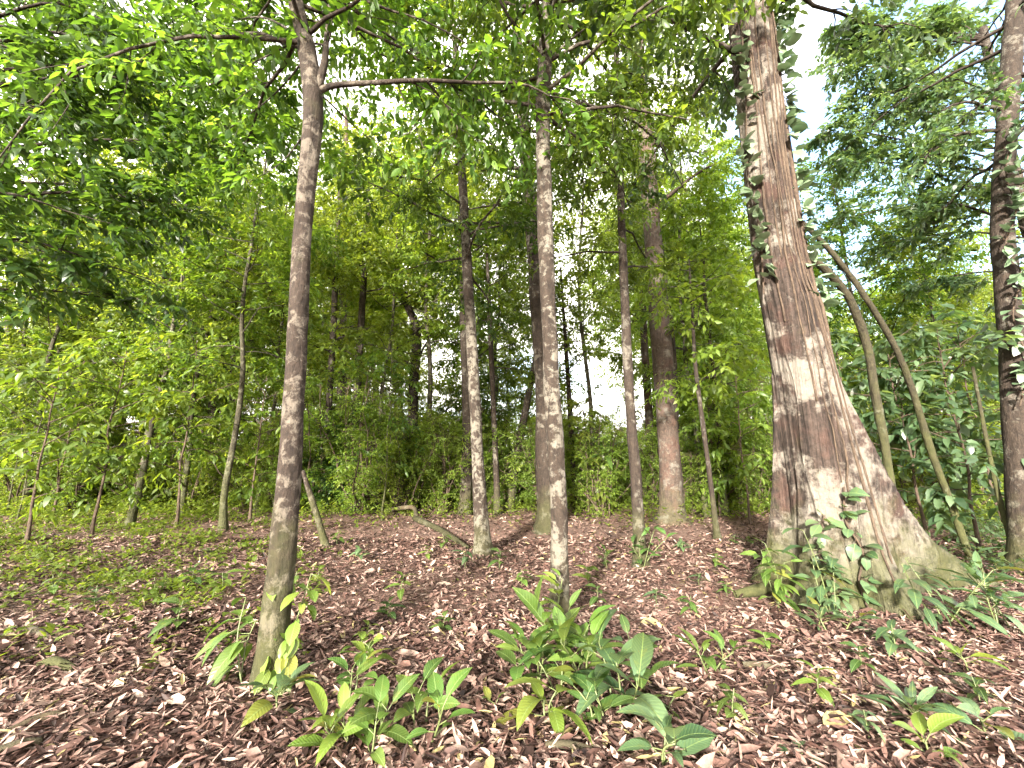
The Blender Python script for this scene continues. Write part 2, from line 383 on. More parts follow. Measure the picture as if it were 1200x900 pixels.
def generic_tree(seed, H, r, crown0, spreadL, nb, pal, leaf, lean=.06, sub=4., twigs=5, per=9, twig=.5, bark=None, K=0, ratio=.42, rise=.25, mat=None, droop=.35):
    rng = np.random.default_rng(seed); c = Crown(rng, pal, leaf, ratio, K, per, twig, mat, droop)
    n = 12; z = np.linspace(-.15, H, n); w_ = np.cumsum(rng.normal(0, lean * H / n, (n, 2)), 0); w_ -= w_[0]
    P = np.column_stack([w_, z]); P = smooth_path(P, 26)
    tt = np.linspace(0, 1, 26); rad = r * (1 - .75 * tt) * (1 + .8 * np.exp(-tt * H / .35))
    tr = Wood(); tr.tube(P, rad, 10, .06, seed)
    for k in range(nb):
        h = crown0 + (H - crown0) * ((k + rng.uniform(0, 1)) / nb) ** .9; i = np.interp(h, P[:, 2], np.arange(26)); i0 = min(int(i), 24)
        p = P[i0] + (P[i0 + 1] - P[i0]) * (i - i0); az = k * 2.4 + rng.uniform(-.5, .5)
        u = (h - crown0) / max(H - crown0, .1); L = spreadL * rng.uniform(.6, 1.1) * (.55 + 1.2 * u * (1 - u) * 1.6 + .1)
        c.branch(p, (math.cos(az), math.sin(az), rise + .5 * u + rng.normal(0, .15)), L, max(.012, r * .25 * (1 - .5 * u)), sub, twigs)
    tm = tr; tm.V += c.wood.V; off = tm.n
    tm.T += [x + off for x in c.wood.T]
    return tm.mesh("trunk", bark or M_BARK_FAR), c.foliage("crown")

def shrub(seed, H, rad, pal, leaf, stems=7, sub=4., twigs=5, per=9, twig=.32, ratio=.42, K=0, mat=None, droop=.35):
    rng = np.random.default_rng(seed); c = Crown(rng, pal, leaf, ratio, K, per, twig, mat, droop)
    for k in range(stems):
        az = k * 2.4 + rng.uniform(-.4, .4); ln = H * rng.uniform(.6, 1.05); out_ = rng.uniform(.1, 1.) * rad / H
        c.branch((.05 * math.cos(az), .05 * math.sin(az), -.05), (math.cos(az) * out_, math.sin(az) * out_, 1), ln, .012 + .006 * H, sub, twigs, .15, 5, .12)
    return c.wood.mesh("stem", M_VINE), c.foliage("foliage")

VAR = {}
def V_(name, parts): VAR[name] = parts
V_('mid1', generic_tree(101, 11, .10, 1.8, 2.3, 42, 'yellow', (.13, .21), twig=.55, sub=3.4))
V_('mid2', generic_tree(102, 9.5, .09, 1.2, 2.1, 42, 'sunny', (.11, .18), twig=.5, sub=3.4))
V_('mid3', generic_tree(103, 13.5, .12, 2.6, 2.6, 46, 'fresh', (.14, .22), twig=.55, sub=3.4))
V_('mid4', generic_tree(104, 7.5, .06, .8, 1.7, 36, 'sunny', (.10, .16), twig=.45, sub=3.4))
V_('mid5', generic_tree(105, 13, .09, 4.4, 2.6, 36, 'yellow', (.13, .21), twig=.55, sub=3.4))
V_('tall1', generic_tree(111, 19, .22, 6, 4.2, 46, 'yellow', (.19, .30), sub=2.2, twig=.8, per=9))  # far tall crowns: yellower leaf colour stands in for backlight
V_('tall2', generic_tree(112, 17, .18, 2.5, 3.6, 48, 'sunny', (.18, .29), sub=2.2, twig=.8, per=9))
V_('tall3', generic_tree(113, 21, .26, 7, 4.6, 46, 'yellow', (.19, .30), sub=2.2, twig=.8, per=9))
V_('shrub1', shrub(121, 2.5, 1.0, 'sunny', (.08, .13), 13, sub=3.4))
V_('shrub2', shrub(122, 1.9, 1.0, 'sunny', (.07, .12), 13, sub=3.4))
V_('shrub3', shrub(123, 3.1, 1.1, 'deep', (.09, .15), 13, sub=3.4))
V_('shrub4', shrub(124, 1.2, .8, 'sunny', (.06, .10), 13, twig=.25, sub=6))
V_('sap1', generic_tree(131, 4.2, .022, .9, 1.0, 16, 'fresh', (.11, .18), twig=.3, sub=3, twigs=3, per=7, K=1))
V_('sap2', generic_tree(132, 5.2, .028, 1.4, 1.1, 16, 'deep', (.12, .2), twig=.32, sub=3, twigs=3, per=7, K=1))
V_('thicket1', shrub(141, 4.6, 1.5, 'sunny', (.07, .12), 15, sub=4, twig=.4))
V_('thicket2', shrub(142, 5.6, 1.6, 'sunny', (.08, .13), 15, sub=4, twig=.4))
V_('thicket3', shrub(143, 3.6, 1.4, 'sunny', (.06, .10), 15, sub=5, twig=.35))
CAT = {'mid': ('understory_tree', 'tree'), 'tall': ('canopy_tree', 'tree'), 'shru': ('leafy_shrub', 'shrub'), 'thic': ('thicket_bush', 'bush'), 'sap1': ('sapling', 'sapling'), 'sap2': ('sapling', 'sapling')}
def put(var, x, y, rz, sc, label, group=None, name=None):
    tm, cm = VAR[var]; nm, cat = [v for k, v in CAT.items() if var.startswith(k)][0]
    t_ = thing(name or nm, label, cat, (x, y, float(gh(x, y))), rz, group, sc)
    obj('stem' if var[:3] in ('shr', 'thi') else 'trunk', tm, t_); obj('foliage' if var[:3] in ('shr', 'thi') else 'crown', cm, t_)
    return t_

# ---------------- where along the picture something stands, told by what one can find there
ZONES = [(-9e9, 45, 'at the far left edge'), (45, 120, 'by the broad brown left trunk'), (120, 210, 'around the pale short trunk'),
         (210, 300, 'around the dark leaning trunk'), (300, 385, 'behind the mossy front tree'), (385, 450, 'around the two straight thin stems'),
         (450, 525, 'around the forked background tree'), (525, 590, 'behind the twin speckled trunks'), (590, 680, 'behind the central lichen tree'),
         (680, 745, 'just left of the slim grey tree'), (745, 815, 'around the reddish flared trunk'), (815, 900, 'left of the buttressed giant'),
         (900, 1010, 'behind the buttressed giant'), (1010, 1090, 'around the hanging mossy stems'), (1090, 1150, 'left of the right edge trunk'), (1150, 9e9, 'behind the right edge trunk')]
SEEN = {}
def zone_label(kind, p, tail=''):
    px = project((p[0], p[1], float(gh(p[0], p[1]))))[0]
    z = [s for a, b, s in ZONES if a <= px < b][0]; d = math.hypot(p[0], p[1])
    row = 'nearest' if d < 10.5 else 'near' if d < 14 else 'middle' if d < 19 else 'far' if d < 30 else 'farthest'
    return f"{kind} {z}, {row} row"
ADJ = {'mid1': 'fresh green slender tree', 'mid2': 'yellow-green bushy young tree', 'mid3': 'dark green spreading tree', 'mid4': 'short light green tree', 'mid5': 'high crowned fresh green tree',
       'tall1': 'tall fresh green forest tree', 'tall2': 'tall yellow-green forest tree', 'tall3': 'tall dark green forest tree',
       'shrub1': 'upright fresh green shrub', 'shrub2': 'rounded yellow-green shrub', 'shrub3': 'tall dark green shrub', 'shrub4': 'low bright green bush',
       'thicket1': 'head-high airy yellow-green bush', 'thicket2': 'tall airy fresh green bush', 'thicket3': 'fine leaved yellow-green bush', 'sap1': 'thin light green sapling', 'sap2': 'thin dark leaved sapling'}
GRP = {'mid': 'young trees of the understory', 'tal': 'tall trees at the back of the forest', 'shr': 'shrubs of the undergrowth', 'thi': 'airy bushes filling the understory', 'sap': 'thin saplings of the undergrowth'}
def scatter(var, x, y, rg, sc):
    put(var, x, y, rg.uniform(0, 6.28), sc, zone_label(ADJ[var], (x, y)), GRP[var[:3]])

rg = np.random.default_rng(5)
def fill(n, vars_, y0, y1, xs, smin, smax, mind, taken, avoid=None):
    k = tries = 0
    while k < n and tries < 6000:
        tries += 1
        y = rg.uniform(y0, y1); x = rg.uniform(-xs, xs) * y
        if any((x - a) ** 2 + (y - b) ** 2 < mind ** 2 for a, b in taken): continue
        if avoid and avoid(x, y): continue
        taken.append((x, y)); scatter(vars_[k % len(vars_)], x, y, rg, rg.uniform(smin, smax)); k += 1
tk = []
fill(30, ['tall1', 'tall2', 'tall3', 'tall2'], 27, 55, 1.35, .8, 1.1, 4.0, tk, lambda x, y: abs(x / y - .02) < .5 and (y < 38 or abs(x / y - .02) < .3))
tk = []
fill(20, ['mid1', 'mid2', 'mid3', 'mid4'], 12.5, 24, 1.3, .8, 1.2, 2.0, tk, lambda x, y: abs(x / y - .05) < .42 and rg.uniform() < .85)
tk = []
fill(30, ['thicket3', 'thicket1'], 12.0, 15.5, .62, .55, .95, .75, tk)
tk = []
fill(84, ['shrub1', 'shrub2', 'shrub3', 'shrub4', 'shrub2'], 12.6, 22, 1.3, .75, 1.25, .95, tk)
fill(20, ['shrub1', 'shrub3', 'shrub2'], 22, 40, 1.3, 1.4, 2.0, 2.4, tk)
tk = []
fill(48, ['thicket1', 'thicket2', 'thicket3'], 14.5, 27, 1.25, .8, 1.25, 1.8, tk)
tk = []
fill(6, ['mid5'], 13, 22, .75, .9, 1.25, 2.4, tk)
fill(18, ['mid5'], 24, 36, .75, 1.4, 1.8, 3., tk, lambda x, y: abs(x / y - .04) < .3)
tk = []
fill(58, ['thicket3', 'thicket1', 'thicket3', 'thicket2'], 12.2, 15.8, 1.25, .5, .95, .95, tk)
tk = []
fill(16, ['sap1', 'sap2'], 10.5, 17, 1.2, .8, 1.2, 1.2, tk)

# ------------------------------------------------------------------ named trunks
def px_trunk(pts, widths, Y0=None, n=40, below=.25, drift=0.0):
    """pts: pixels from the base up; the base fixes the distance, the rest stands in the upright plane there"""
    b = ground_px(*pts[0]) if Y0 is None else at_depth(*pts[0], Y0)
    W3 = [b] + [at_depth(x, y, b[1] + drift * k) for k, (x, y) in enumerate(pts[1:], 1)]
    rad = [.5 * w_ / FPX * cam_depth(p) * math.cos(math.atan2(p[0], p[1])) for w_, p in zip(widths, W3)]
    return b, np.array(W3), np.array(rad)
def hero_tree(name, label, pts, widths, bark, H=None, seg=20, flare=1.0, crown=None, group=None, seed=0, lump=.07, Y0=None, cat='tree', drift=0., roots=0):
    b, P, rad = px_trunk(pts, widths, Y0, drift=drift)
    base = np.array([b[0], b[1], float(gh(b[0], b[1]))])
    if H and P[-1][2] < H:
        d = nrm(P[-1] - P[-2]); k = (H - P[-1][2]) / max(d[2], .3)
        P = np.vstack([P, P[-1] + d * k]); rad = np.append(rad, rad[-1] * .45)
    P = np.vstack([P[0] - (P[1] - P[0]) / np.linalg.norm(P[1] - P[0]) * .2, P]); rad = np.insert(rad, 0, rad[0] * 1.15)
    n = 60 if seg > 14 else 36
    Q = smooth_path(P, n); q = np.interp(np.linspace(0, len(P) - 1, n), np.arange(len(P)), rad)
    q = q * (1 + flare * .5 * np.exp(-np.maximum(Q[:, 2] - base[2], 0) / .16))
    t_ = thing(name, label, cat, tuple(base), 0, group)
    wd = Wood(); wd.tube(Q - base, q, seg, lump, seed)
    g = np.random.default_rng(seed + 900)
    for k in range(roots):
        az = k * 6.28 / roots + g.uniform(-.4, .4); L = q[0] * g.uniform(2.2, 3.6); u = np.array([math.cos(az), math.sin(az), 0])
        pts_ = [u * q[0] * .25 + np.array([0, 0, q[0] * 1.9]), u * q[0] * .8 + np.array([0, 0, q[0] * .6]), u * L * .62 + np.array([0, 0, .02]), u * L + np.array([0, 0, -.08])]
        wd.tube(smooth_path(pts_, 10), np.linspace(q[0] * .42, q[0] * .16, 10), 8, .05, k)
    if not crown or crown.get('limbs'): obj('trunk', wd.mesh('trunk', bark), t_)
    if crown:
        c = Crown(np.random.default_rng(seed + 7), **crown.get('leafspec', {})); g = c.rng
        for k in range(crown.get('n', 14)):
            z = g.uniform(crown['z0'], max(crown['z0'] + .5, Q[-1][2] - base[2])); i = np.interp(z + base[2], Q[:, 2], np.arange(n)); i0 = min(int(i), n - 2)
            az = k * 2.4 + g.uniform(-.5, .5); p = Q[i0] + (Q[i0 + 1] - Q[i0]) * (i - i0) - base
            c.branch(p, (math.cos(az), math.sin(az), crown.get('rise', .3) + g.normal(0, .2)), crown.get('L', 2.) * g.uniform(.6, 1.15), max(.015, q[i0] * .3), crown.get('sub', 3.5), crown.get('twigs', 5), crown.get('sag', .4))
        for pp, r_ in crown.get('limbs', []):
            S3 = np.array([at_depth(x, y, b[1] + dz) for x, y, dz in pp]) - base
            c.branch(None, None, float(np.sum(np.linalg.norm(np.diff(S3, axis=0), axis=1))), r_, crown.get('limbsub', 3.), crown.get('limbtwigs', 4), P=smooth_path(S3, 16), seg=8, bare=crown.get('bare', .35))
        if crown.get('limbs'): obj('limb', c.wood.mesh('limb', bark), t_)
        else:
            o_ = wd.n; wd.V += c.wood.V; wd.T += [x + o_ for x in c.wood.T]; wd.n += c.wood.n; obj('trunk', wd.mesh('trunk', bark), t_)
        obj('crown', c.foliage('crown'), t_)
    return t_, base, Q, q
NEAR = dict(pal='fresh', leaf=(.05, .15), ratio=.42, K=2, per=11, twig=.4)
NEARY = dict(pal='fresh', leaf=(.05, .14), ratio=.42, K=2, per=11, twig=.4)
NEARD = dict(pal='deep', leaf=(.06, .19), ratio=.40, K=2, per=8, twig=.4)
FARL = dict(pal='sunny', leaf=(.12, .2), ratio=.42, K=1, per=9, twig=.5)
FARD = dict(pal='yellow', leaf=(.12, .2), ratio=.42, K=1, per=9, twig=.5)

tA = hero_tree('mossy_tree', 'brown trunked tree with moss and big vine leaves at its foot, left of centre', [(316, 800), (327, 690), (336, 590), (344, 480), (350, 360), (357, 240), (367, 130), (360, 60), (346, 0)],
          [40, 34, 30, 27, 23.5, 23, 26, 23, 20], M_BARK_A, H=9.5, seg=26, seed=1, flare=.7,
          crown=dict(z0=5.2, n=40, L=2.8, leafspec=dict(NEAR), limbs=[([(371, 108, 0), (392, 100, 0), (440, 97, .05), (495, 94, .1), (555, 97, .2), (612, 98, .3), (648, 115, .4)], .03),
              ([(369, 112, 0), (380, 75, 0), (384, 30, .1), (392, -40, .2)], .045),
              ([(500, 95, .1), (520, 120, .3), (536, 150, .4), (525, 180, .5)], .012), ([(350, 40, 0), (300, 20, .6), (240, 40, 1.2), (200, 90, 1.6)], .011), ([(357, 70, 0), (320, 112, .5), (270, 150, 1.0), (212, 192, 1.5)], .010), ([(354, 45, 0), (300, 72, .4), (240, 102, .9), (185, 112, 1.3)], .010), ([(370, 105, 0), (420, 152, .5), (470, 192, 1.1)], .009), ([(362, 150, 0), (330, 190, .6), (290, 215, 1.2)], .008)], limbsub=4.))
tB = hero_tree('lichen_tree', 'slim central tree with pale lichen patches, seedlings crowding its foot', [(655, 738), (656, 640), (652, 540), (646, 440), (641, 320), (637, 200), (637, 100), (643, 0)],
          [23, 21, 19.5, 18.5, 18, 17.5, 16.5, 15], M_BARK_B, H=10.5, seg=24, seed=2, flare=.6, lump=.09,
          crown=dict(z0=5.4, n=44, L=2.7, leafspec=dict(NEARY), limbs=[([(640, 75, 0), (665, 50, .1), (690, 28, .3), (705, 0, .5)], .02), ([(637, 110, 0), (610, 98, .2), (585, 85, .5), (560, 60, .7)], .012)]))
tC = hero_tree('forest_tree', 'grey brown trunk close behind the central lichen tree', [(642, 622), (638, 540), (636, 450), (630, 350), (621, 240), (614, 150)],
          [24, 20, 19, 18, 16, 15], M_BARK_C, H=16, seed=3, flare=1.4, crown=dict(z0=6.5, n=18, L=2.4, sub=3., leafspec=dict(FARL)))
tD = hero_tree('speckled_tree', 'front one of the twin speckled trunks left of the centre', [(566, 650), (560, 540), (555, 440), (549, 340), (543, 230), (538, 140)],
          [19, 14.5, 13, 12, 10, 9], M_BARK_B, H=13, seed=4, crown=dict(z0=4.8, n=46, L=2.6, leafspec=dict(NEARD)))
hero_tree('speckled_tree', 'thinner rear one of the twin speckled trunks left of the centre', [(545, 603), (548, 500), (546, 420), (543, 340), (541, 260)],
          [14, 13, 12, 11, 9], M_BARK_C, H=14, seg=12, seed=5, crown=dict(z0=6.5, n=16, L=2.2, sub=3., leafspec=dict(FARL)))
tE = hero_tree('slim_grey_tree', 'slim straight tree with green leaves wrapped round its foot, right of centre', [(751, 664), (745, 560), (738, 470), (733, 370), (728, 250), (724, 120)],
          [16, 13, 12, 11, 9, 8], M_BARK_C, H=12, seed=6, crown=dict(z0=4.6, n=32, L=2.2, leafspec=dict(NEAR)))
tF = hero_tree('flared_tree', 'stout reddish trunk with flared foot in the right middle distance', [(788, 612), (782, 500), (775, 400), (766, 290), (758, 180)],
          [30, 25, 24, 22, 19], M_BARK_P, H=17, seed=7, flare=1.6, crown=dict(z0=6.8, n=16, L=2.6, sub=3., leafspec=dict(FARL)))
hero_tree('thin_tree', 'thin brown trunk leaning close beside the stout reddish trunk', [(797, 606), (790, 500), (786, 400), (778, 330)], [13, 12, 12, 10], M_BARK_C, H=14, seg=10, seed=8,
          crown=dict(z0=4.5, n=14, L=1.8, sub=3., leafspec=dict(FARD)))
hero_tree('pale_tree', 'pale slender trunk between the slim grey tree and the stout reddish one', [(766, 594), (760, 480), (755, 400), (752, 330)], [11, 10, 9, 8], M_BARK_P, H=16, seg=10, seed=9,
          crown=dict(z0=6, n=14, L=2., sub=3., leafspec=dict(FARL)))
for nm, lb, pts, ws, bk, H, sd in [
    ('leaning_tree', 'dark leaning trunk left of the mossy tree', [(238, 592), (247, 520), (254, 440), (263, 340), (276, 240), (285, 190)], [20, 16, 14, 12, 11, 9], M_BARK_C, 12, 21),
    ('thin_tree', 'thin dark stem just right of the dark leaning trunk', [(265, 590), (271, 480), (274, 380), (276, 300)], [8, 7, 7, 6], M_BARK_C, 10, 22),
    ('forest_tree', 'broad brown trunk wrapped in leaves near the left edge', [(76, 588), (75, 500), (76, 420), (72, 330), (70, 240)], [26, 23, 20, 18, 15], M_BARK_C, 15, 23),
    ('pale_tree', 'pale short visible trunk with splayed foot on the left', [(171, 592), (170, 540), (168, 470), (166, 400)], [17, 13, 12, 10], M_BARK_P, 13, 24),
    ('thin_tree', 'thin brown stem right beside the pale short trunk', [(184, 588), (187, 520), (190, 450), (196, 380)], [10, 9, 8, 7], M_BARK_C, 11, 25),
    ('thin_tree', 'dark slender trunk at the very left edge', [(6, 590), (7, 500), (10, 400), (12, 300)], [13, 12, 11, 9], M_BARK_C, 13, 26),
    ('thin_tree', 'thin dark stem between the broad brown trunk and the pale short trunk', [(123, 588), (126, 500), (128, 420)], [9, 8, 7], M_BARK_C, 9, 27),
    ('thin_tree', 'right one of two straight thin stems right of the mossy tree', [(411, 598), (416, 500), (422, 400), (428, 300)], [11, 10, 9, 7], M_BARK_C, 12, 28),
    ('thin_tree', 'left one of two straight thin stems right of the mossy tree', [(379, 598), (384, 500), (390, 400), (394, 310)], [9, 8, 8, 7], M_BARK_C, 11, 29),
    ('pale_tree', 'far pink grey trunk behind the two straight thin stems', [(398, 585), (400, 460), (402, 340), (404, 240)], [11, 11, 10, 9], M_BARK_P, 18, 30),
    ('forked_tree', 'background trunk forking at head height, left of the twin trunks', [(481, 596), (483, 520), (485, 450), (488, 390), (478, 360), (460, 330)], [16, 13, 12, 11, 8, 5], M_BARK_C, 10, 31),
    ('leaning_tree', 'thin trunk leaning right, between twin trunks and central tree', [(596, 600), (605, 540), (616, 480), (628, 420), (636, 360)], [11, 10, 8, 7, 6], M_BARK_C, 9, 32),
    ('thin_tree', 'thin stem just right of the central lichen tree', [(677, 600), (671, 540), (668, 480), (664, 420)], [7, 6, 6, 5], M_BARK_C, 8, 33),
    ('thin_tree', 'thin stem just right of the twin speckled trunks', [(583, 604), (581, 540), (578, 470), (575, 400)], [8, 7, 6, 6], M_BARK_C, 9, 34),
    ('thin_tree', 'thin bare sapling stem halfway between reddish trunk and buttressed giant', [(841, 634), (832, 560), (824, 500), (815, 430), (812, 380)], [8, 6, 6, 5, 4], M_BARK_C, 6, 35)]:
    hero_tree(nm, lb, pts, ws, bk, H=H, seg=10, seed=sd, crown=dict(z0=min(4.4, H * .45), n=11, L=1.4, sub=3., leafspec=dict(FARL if sd % 2 else FARD)))
hero_tree('leaning_stub', 'short dead stub leaning against the right side of the mossy tree', [(382, 642), (372, 606), (362, 575), (355, 552)], [9, 8, 7, 5], M_BARK_A, seg=10, seed=36, flare=.5, cat='dead stem')

# ------------------------------------------------------------------ buttressed giant
GX, GY = 3.65, 4.95
GB = np.array([GX, GY, float(gh(GX, GY))])
PL = [  # angle, half thickness, (z, extra length) table
    (R(11), .05, [(-.3, 2.2), (0, 2.1), (.12, 1.78), (.57, 1.08), (1.0, .76), (1.43, .53), (1.94, .33), (2.46, .18), (3.2, .08), (4.4, 0)]),
    (R(-72), .10, [(-.3, .46), (0, .36), (.2, .25), (.6, .16), (1.2, .11), (1.9, .06), (2.8, .02), (3.6, 0)]),
    (R(-125), .10, [(-.3, .2), (0, .14), (.3, .08), (.9, .05), (2, .02), (3, 0)]),
    (R(-155), .08, [(-.3, .75), (0, .48), (.1, .26), (.35, .08), (.8, .02), (1.5, 0)]),
    (R(140), .10, [(-.3, .6), (0, .5), (.4, .3), (1.0, .2), (1.8, .09), (2.6, 0)]),
    (R(70), .08, [(-.3, 1.5), (0, 1.4), (.5, .9), (1.2, .45), (2.2, .1), (3, 0)])]
def g_rad(th, z):
    th = np.asarray(th, float); z = np.asarray(z, float)
    r0 = np.interp(z, [-.3, 0, .5, 1.2, 2.4, 4.2, 5.6, 9, 13], [.43, .41, .365, .34, .315, .29, .275, .275, .22])
    r = r0 * (1 + .035 * np.sin(3 * th + .5 * z + .6) + .025 * np.sin(5 * th - .4 * z) + .020 * np.sin(11 * th + .5 * np.sin(.9 * z)) + .016 * np.sin(19 * th + .7 * np.sin(.7 * z + 1) + 1) * (.6 + .4 * np.sin(.8 * z + 5 * th)) + .008 * np.sin(31 * th + np.sin(1.7 * z)))
    d = (th - R(-112) + np.pi) % (2 * np.pi) - np.pi
    r = r * (1 - .2 * np.exp(-(d / .16) ** 2) * np.clip((z - 3.) / 1.5, 0, 1))
    d = (th - R(-35) + np.pi) % (2 * np.pi) - np.pi
    r = r * (1 - .16 * np.exp(-(d / .13) ** 2) * np.clip((z - .3) / .5, 0, 1))
    acc = r ** 11
    for a, hw, tab in PL:
        d = (th - a - .02 * np.sin(2.1 * z + a * 3) + np.pi) % (2 * np.pi) - np.pi
        zz, ee = zip(*tab); e = np.interp(z, zz, ee)
        hw2 = hw * (1 + .25 * np.sin(z * 4 + a * 5)) + .02
        pr = np.where(np.cos(d) > 0, np.minimum(r0 + e, hw2 / np.maximum(np.abs(np.sin(d)), 1e-3)), 0)
        acc = acc + np.where(e > 1e-3, pr, 0) ** 11
    return acc ** (1 / 11)
def g_center(z): return np.stack([GX + np.interp(z, [0, 1.2, 2.5, 4.2, 5.6, 8.3, 13], [0, 0, -.05, -.17, -.17, -.12, -.2]), GY + 0 * z], -1)
ths = np.linspace(-np.pi, np.pi, 360, endpoint=False)
for a, hw, tab in PL:
    L = tab[1][1] + .45; ths = np.append(ths, a + np.linspace(-1, 1, 41) ** 3 * .5)
ths = np.unique(np.round((ths + np.pi) % (2 * np.pi) - np.pi, 4))
zs = np.concatenate([np.linspace(-.28, 1.2, 40), np.linspace(1.25, 4, 40), np.linspace(4.1, 13, 40)])
rings = []
for z in zs:
    r = g_rad(ths, z); c = g_center(np.array(z))
    rings.append(np.stack([c[0] + r * np.cos(ths), c[1] + r * np.sin(ths), np.full(len(ths), z + GB[2])], 1) - GB)
tG = thing('buttressed_tree', 'giant tree with pale blotched bark and a plank buttress sweeping right', 'tree', tuple(GB))
wd = Wood(); wd.grid(np.array(rings)); obj('trunk', wd.mesh('trunk', M_BARK_G), tG)
g = np.random.default_rng(77)
for k, (a0, z1, z0_, rr) in enumerate([(-132, 9, 3.2, .013), (-122, 9, 4.0, .009), (-106, 9, 2.2, .011), (-84, 9, 1.1, .009), (-70, 9, .35, .013), (-58, 9, .5, .009), (-47, 9, .9, .012), (-40, 9, 1.6, .016), (-30, 9, 1.4, .012), (-95, 6, 1.3, .007), (-64, 6, .7, .007), (-52, 9, 2.2, .02), (-36, 9, 2.6, .010), (-20, 9, 2.4, .012)]):
    z = np.linspace(z1, z0_, 40); th = R(a0) + np.cumsum(g.normal(0, .014, 40)) + .05 * np.sin(z * 1.3 + k)
    r = g_rad(th, z) + rr * .6; c = g_center(z)
    wd = Wood(); wd.tube(np.column_stack([c[:, 0] + r * np.cos(th), c[:, 1] + r * np.sin(th), z + GB[2]]) - GB, rr * (1 + .25 * np.sin(z * 3 + k)), 7, .08, k)
    obj('aerial_root', wd.mesh('aerial_root', M_VINE), tG)
c = Crown(np.random.default_rng(78), 'blue', (.13, .2), .42, 2, 8, .45, M_GLOSS); g = c.rng
for k in range(16):
    z = g.uniform(7., 11.5); az = k * 2.4
    c.branch((0, 0, z), (math.cos(az), math.sin(az), .1), 3. * g.uniform(.7, 1.1), .05, 2.8, 5, .5)
obj('limb', c.wood.mesh('limb', M_BARK_C), tG); obj('crown', c.foliage('crown'), tG)

# ------------------------------------------------------------------ right edge tree, hanging stems
tH = hero_tree('edge_tree', 'dark trunk at the right edge with vine leaves in painted sky sheen climbing it', [(1200, 668), (1196, 560), (1188, 450), (1181, 340), (1174, 260), (1180, 150), (1187, 50), (1190, 0)],
          [42, 38, 36, 35, 31, 31, 31, 29], M_BARK_C, H=12, seg=22, seed=41, crown=dict(z0=6.4, n=20, L=2.2, leafspec=dict(NEARD, pal='blue', mat=M_GLOSS)))
def stem_thing(name, label, cat, pts, Ys, ws, mat, n=40, seg=10, lump=.1, seed=0):
    P = np.array([at_depth(x, y, Y_) for (x, y), Y_ in zip(pts, Ys)]); rad = np.array([.37 * w_ / FPX * cam_depth(p) * math.cos(math.atan2(p[0], p[1])) for w_, p in zip(ws, P)])
    lo = P[np.argmin(P[:, 2])]; base = np.array([lo[0], lo[1], float(gh(lo[0], lo[1]))])
    Q = smooth_path(P, n); q = np.interp(np.linspace(0, len(P) - 1, n), np.arange(len(P)), rad)
    t_ = thing(name, label, cat, tuple(base)); wd = Wood(); wd.tube(Q - base, q, seg, lump, seed); obj('stem', wd.mesh('stem', mat), t_)
    return t_
stem_thing('hanging_stem', 'thick mossy stem curving down just right of the buttressed giant', 'liana', [(1052, 640), (1040, 540), (1027, 470), (1016, 405), (995, 350), (966, 315), (925, 285)], [6.3, 6.3, 6.2, 6.1, 5.9, 5.7, 5.5], [16, 16, 16, 16, 15, 14, 12], M_MOSSY, seed=3)
stem_thing('hanging_stem', 'slanting mossy stem between the buttress and the right edge trunk', 'liana', [(1136, 652), (1118, 600), (1090, 525), (1070, 460), (1048, 405), (1012, 345), (980, 302), (948, 268), (910, 236)], [7, 7, 6.9, 6.8, 6.6, 6.4, 6.3, 6.2, 6.1], [15, 14, 14, 13, 12, 11, 10, 9, 8], M_MOSSY, seed=4)
stem_thing('hanging_stem', 'straight thin pale stem leaning beside the right edge trunk', 'liana', [(1186, 640), (1170, 580), (1155, 510), (1140, 430)], [6.6, 6.7, 6.8, 6.9], [11, 10, 8, 6], M_MOSSY, seed=5)

# ------------------------------------------------------------------ near boughs from trees left and right of the view, big leaved saplings
def side_tree(name, label, x, y, H, r, targets, spec, seed, bark=M_BARK_C):
    base = np.array([x, y, float(gh(x, y))]); t_ = thing(name, label, 'tree', tuple(base)); g = np.random.default_rng(seed)
    wd = Wood(); P = smooth_path(np.array([(0, 0, -.2), (.05, .03, H * .3), (-.04, .06, H * .65), (.05, 0, H)]), 26)
    wd.tube(P, np.linspace(r, r * .4, 26) * (1 + .6 * np.exp(-P[:, 2] / .2)), 14, .06, seed); obj('trunk', wd.mesh('trunk', bark), t_)
    c = Crown(g, **spec)
    for tx, ty, dY in targets:
        tx, ty, dY = tx + g.normal(0, 8), ty + g.normal(0, 8), dY + (2.4 if x > 0 else 0)
        e = at_depth(tx, ty, dY) - base; h = max(1.2, e[2] - .25 * math.hypot(e[0], e[1])); h = min(h, H - .3)
        s_ = np.array([0, 0, h]); mid = (s_ + e) / 2 + np.array([0, 0, .25]) + g.normal(0, .12, 3)
        PP = smooth_path(np.array([s_, mid, e]), 12)
        c.branch(None, None, float(np.linalg.norm(e - s_)), r * .15, 5.5, 5, P=PP, seg=6, bare=.2)
    obj('limb', c.wood.mesh('limb', bark), t_); obj('crown', c.foliage('crown'), t_)
    return t_
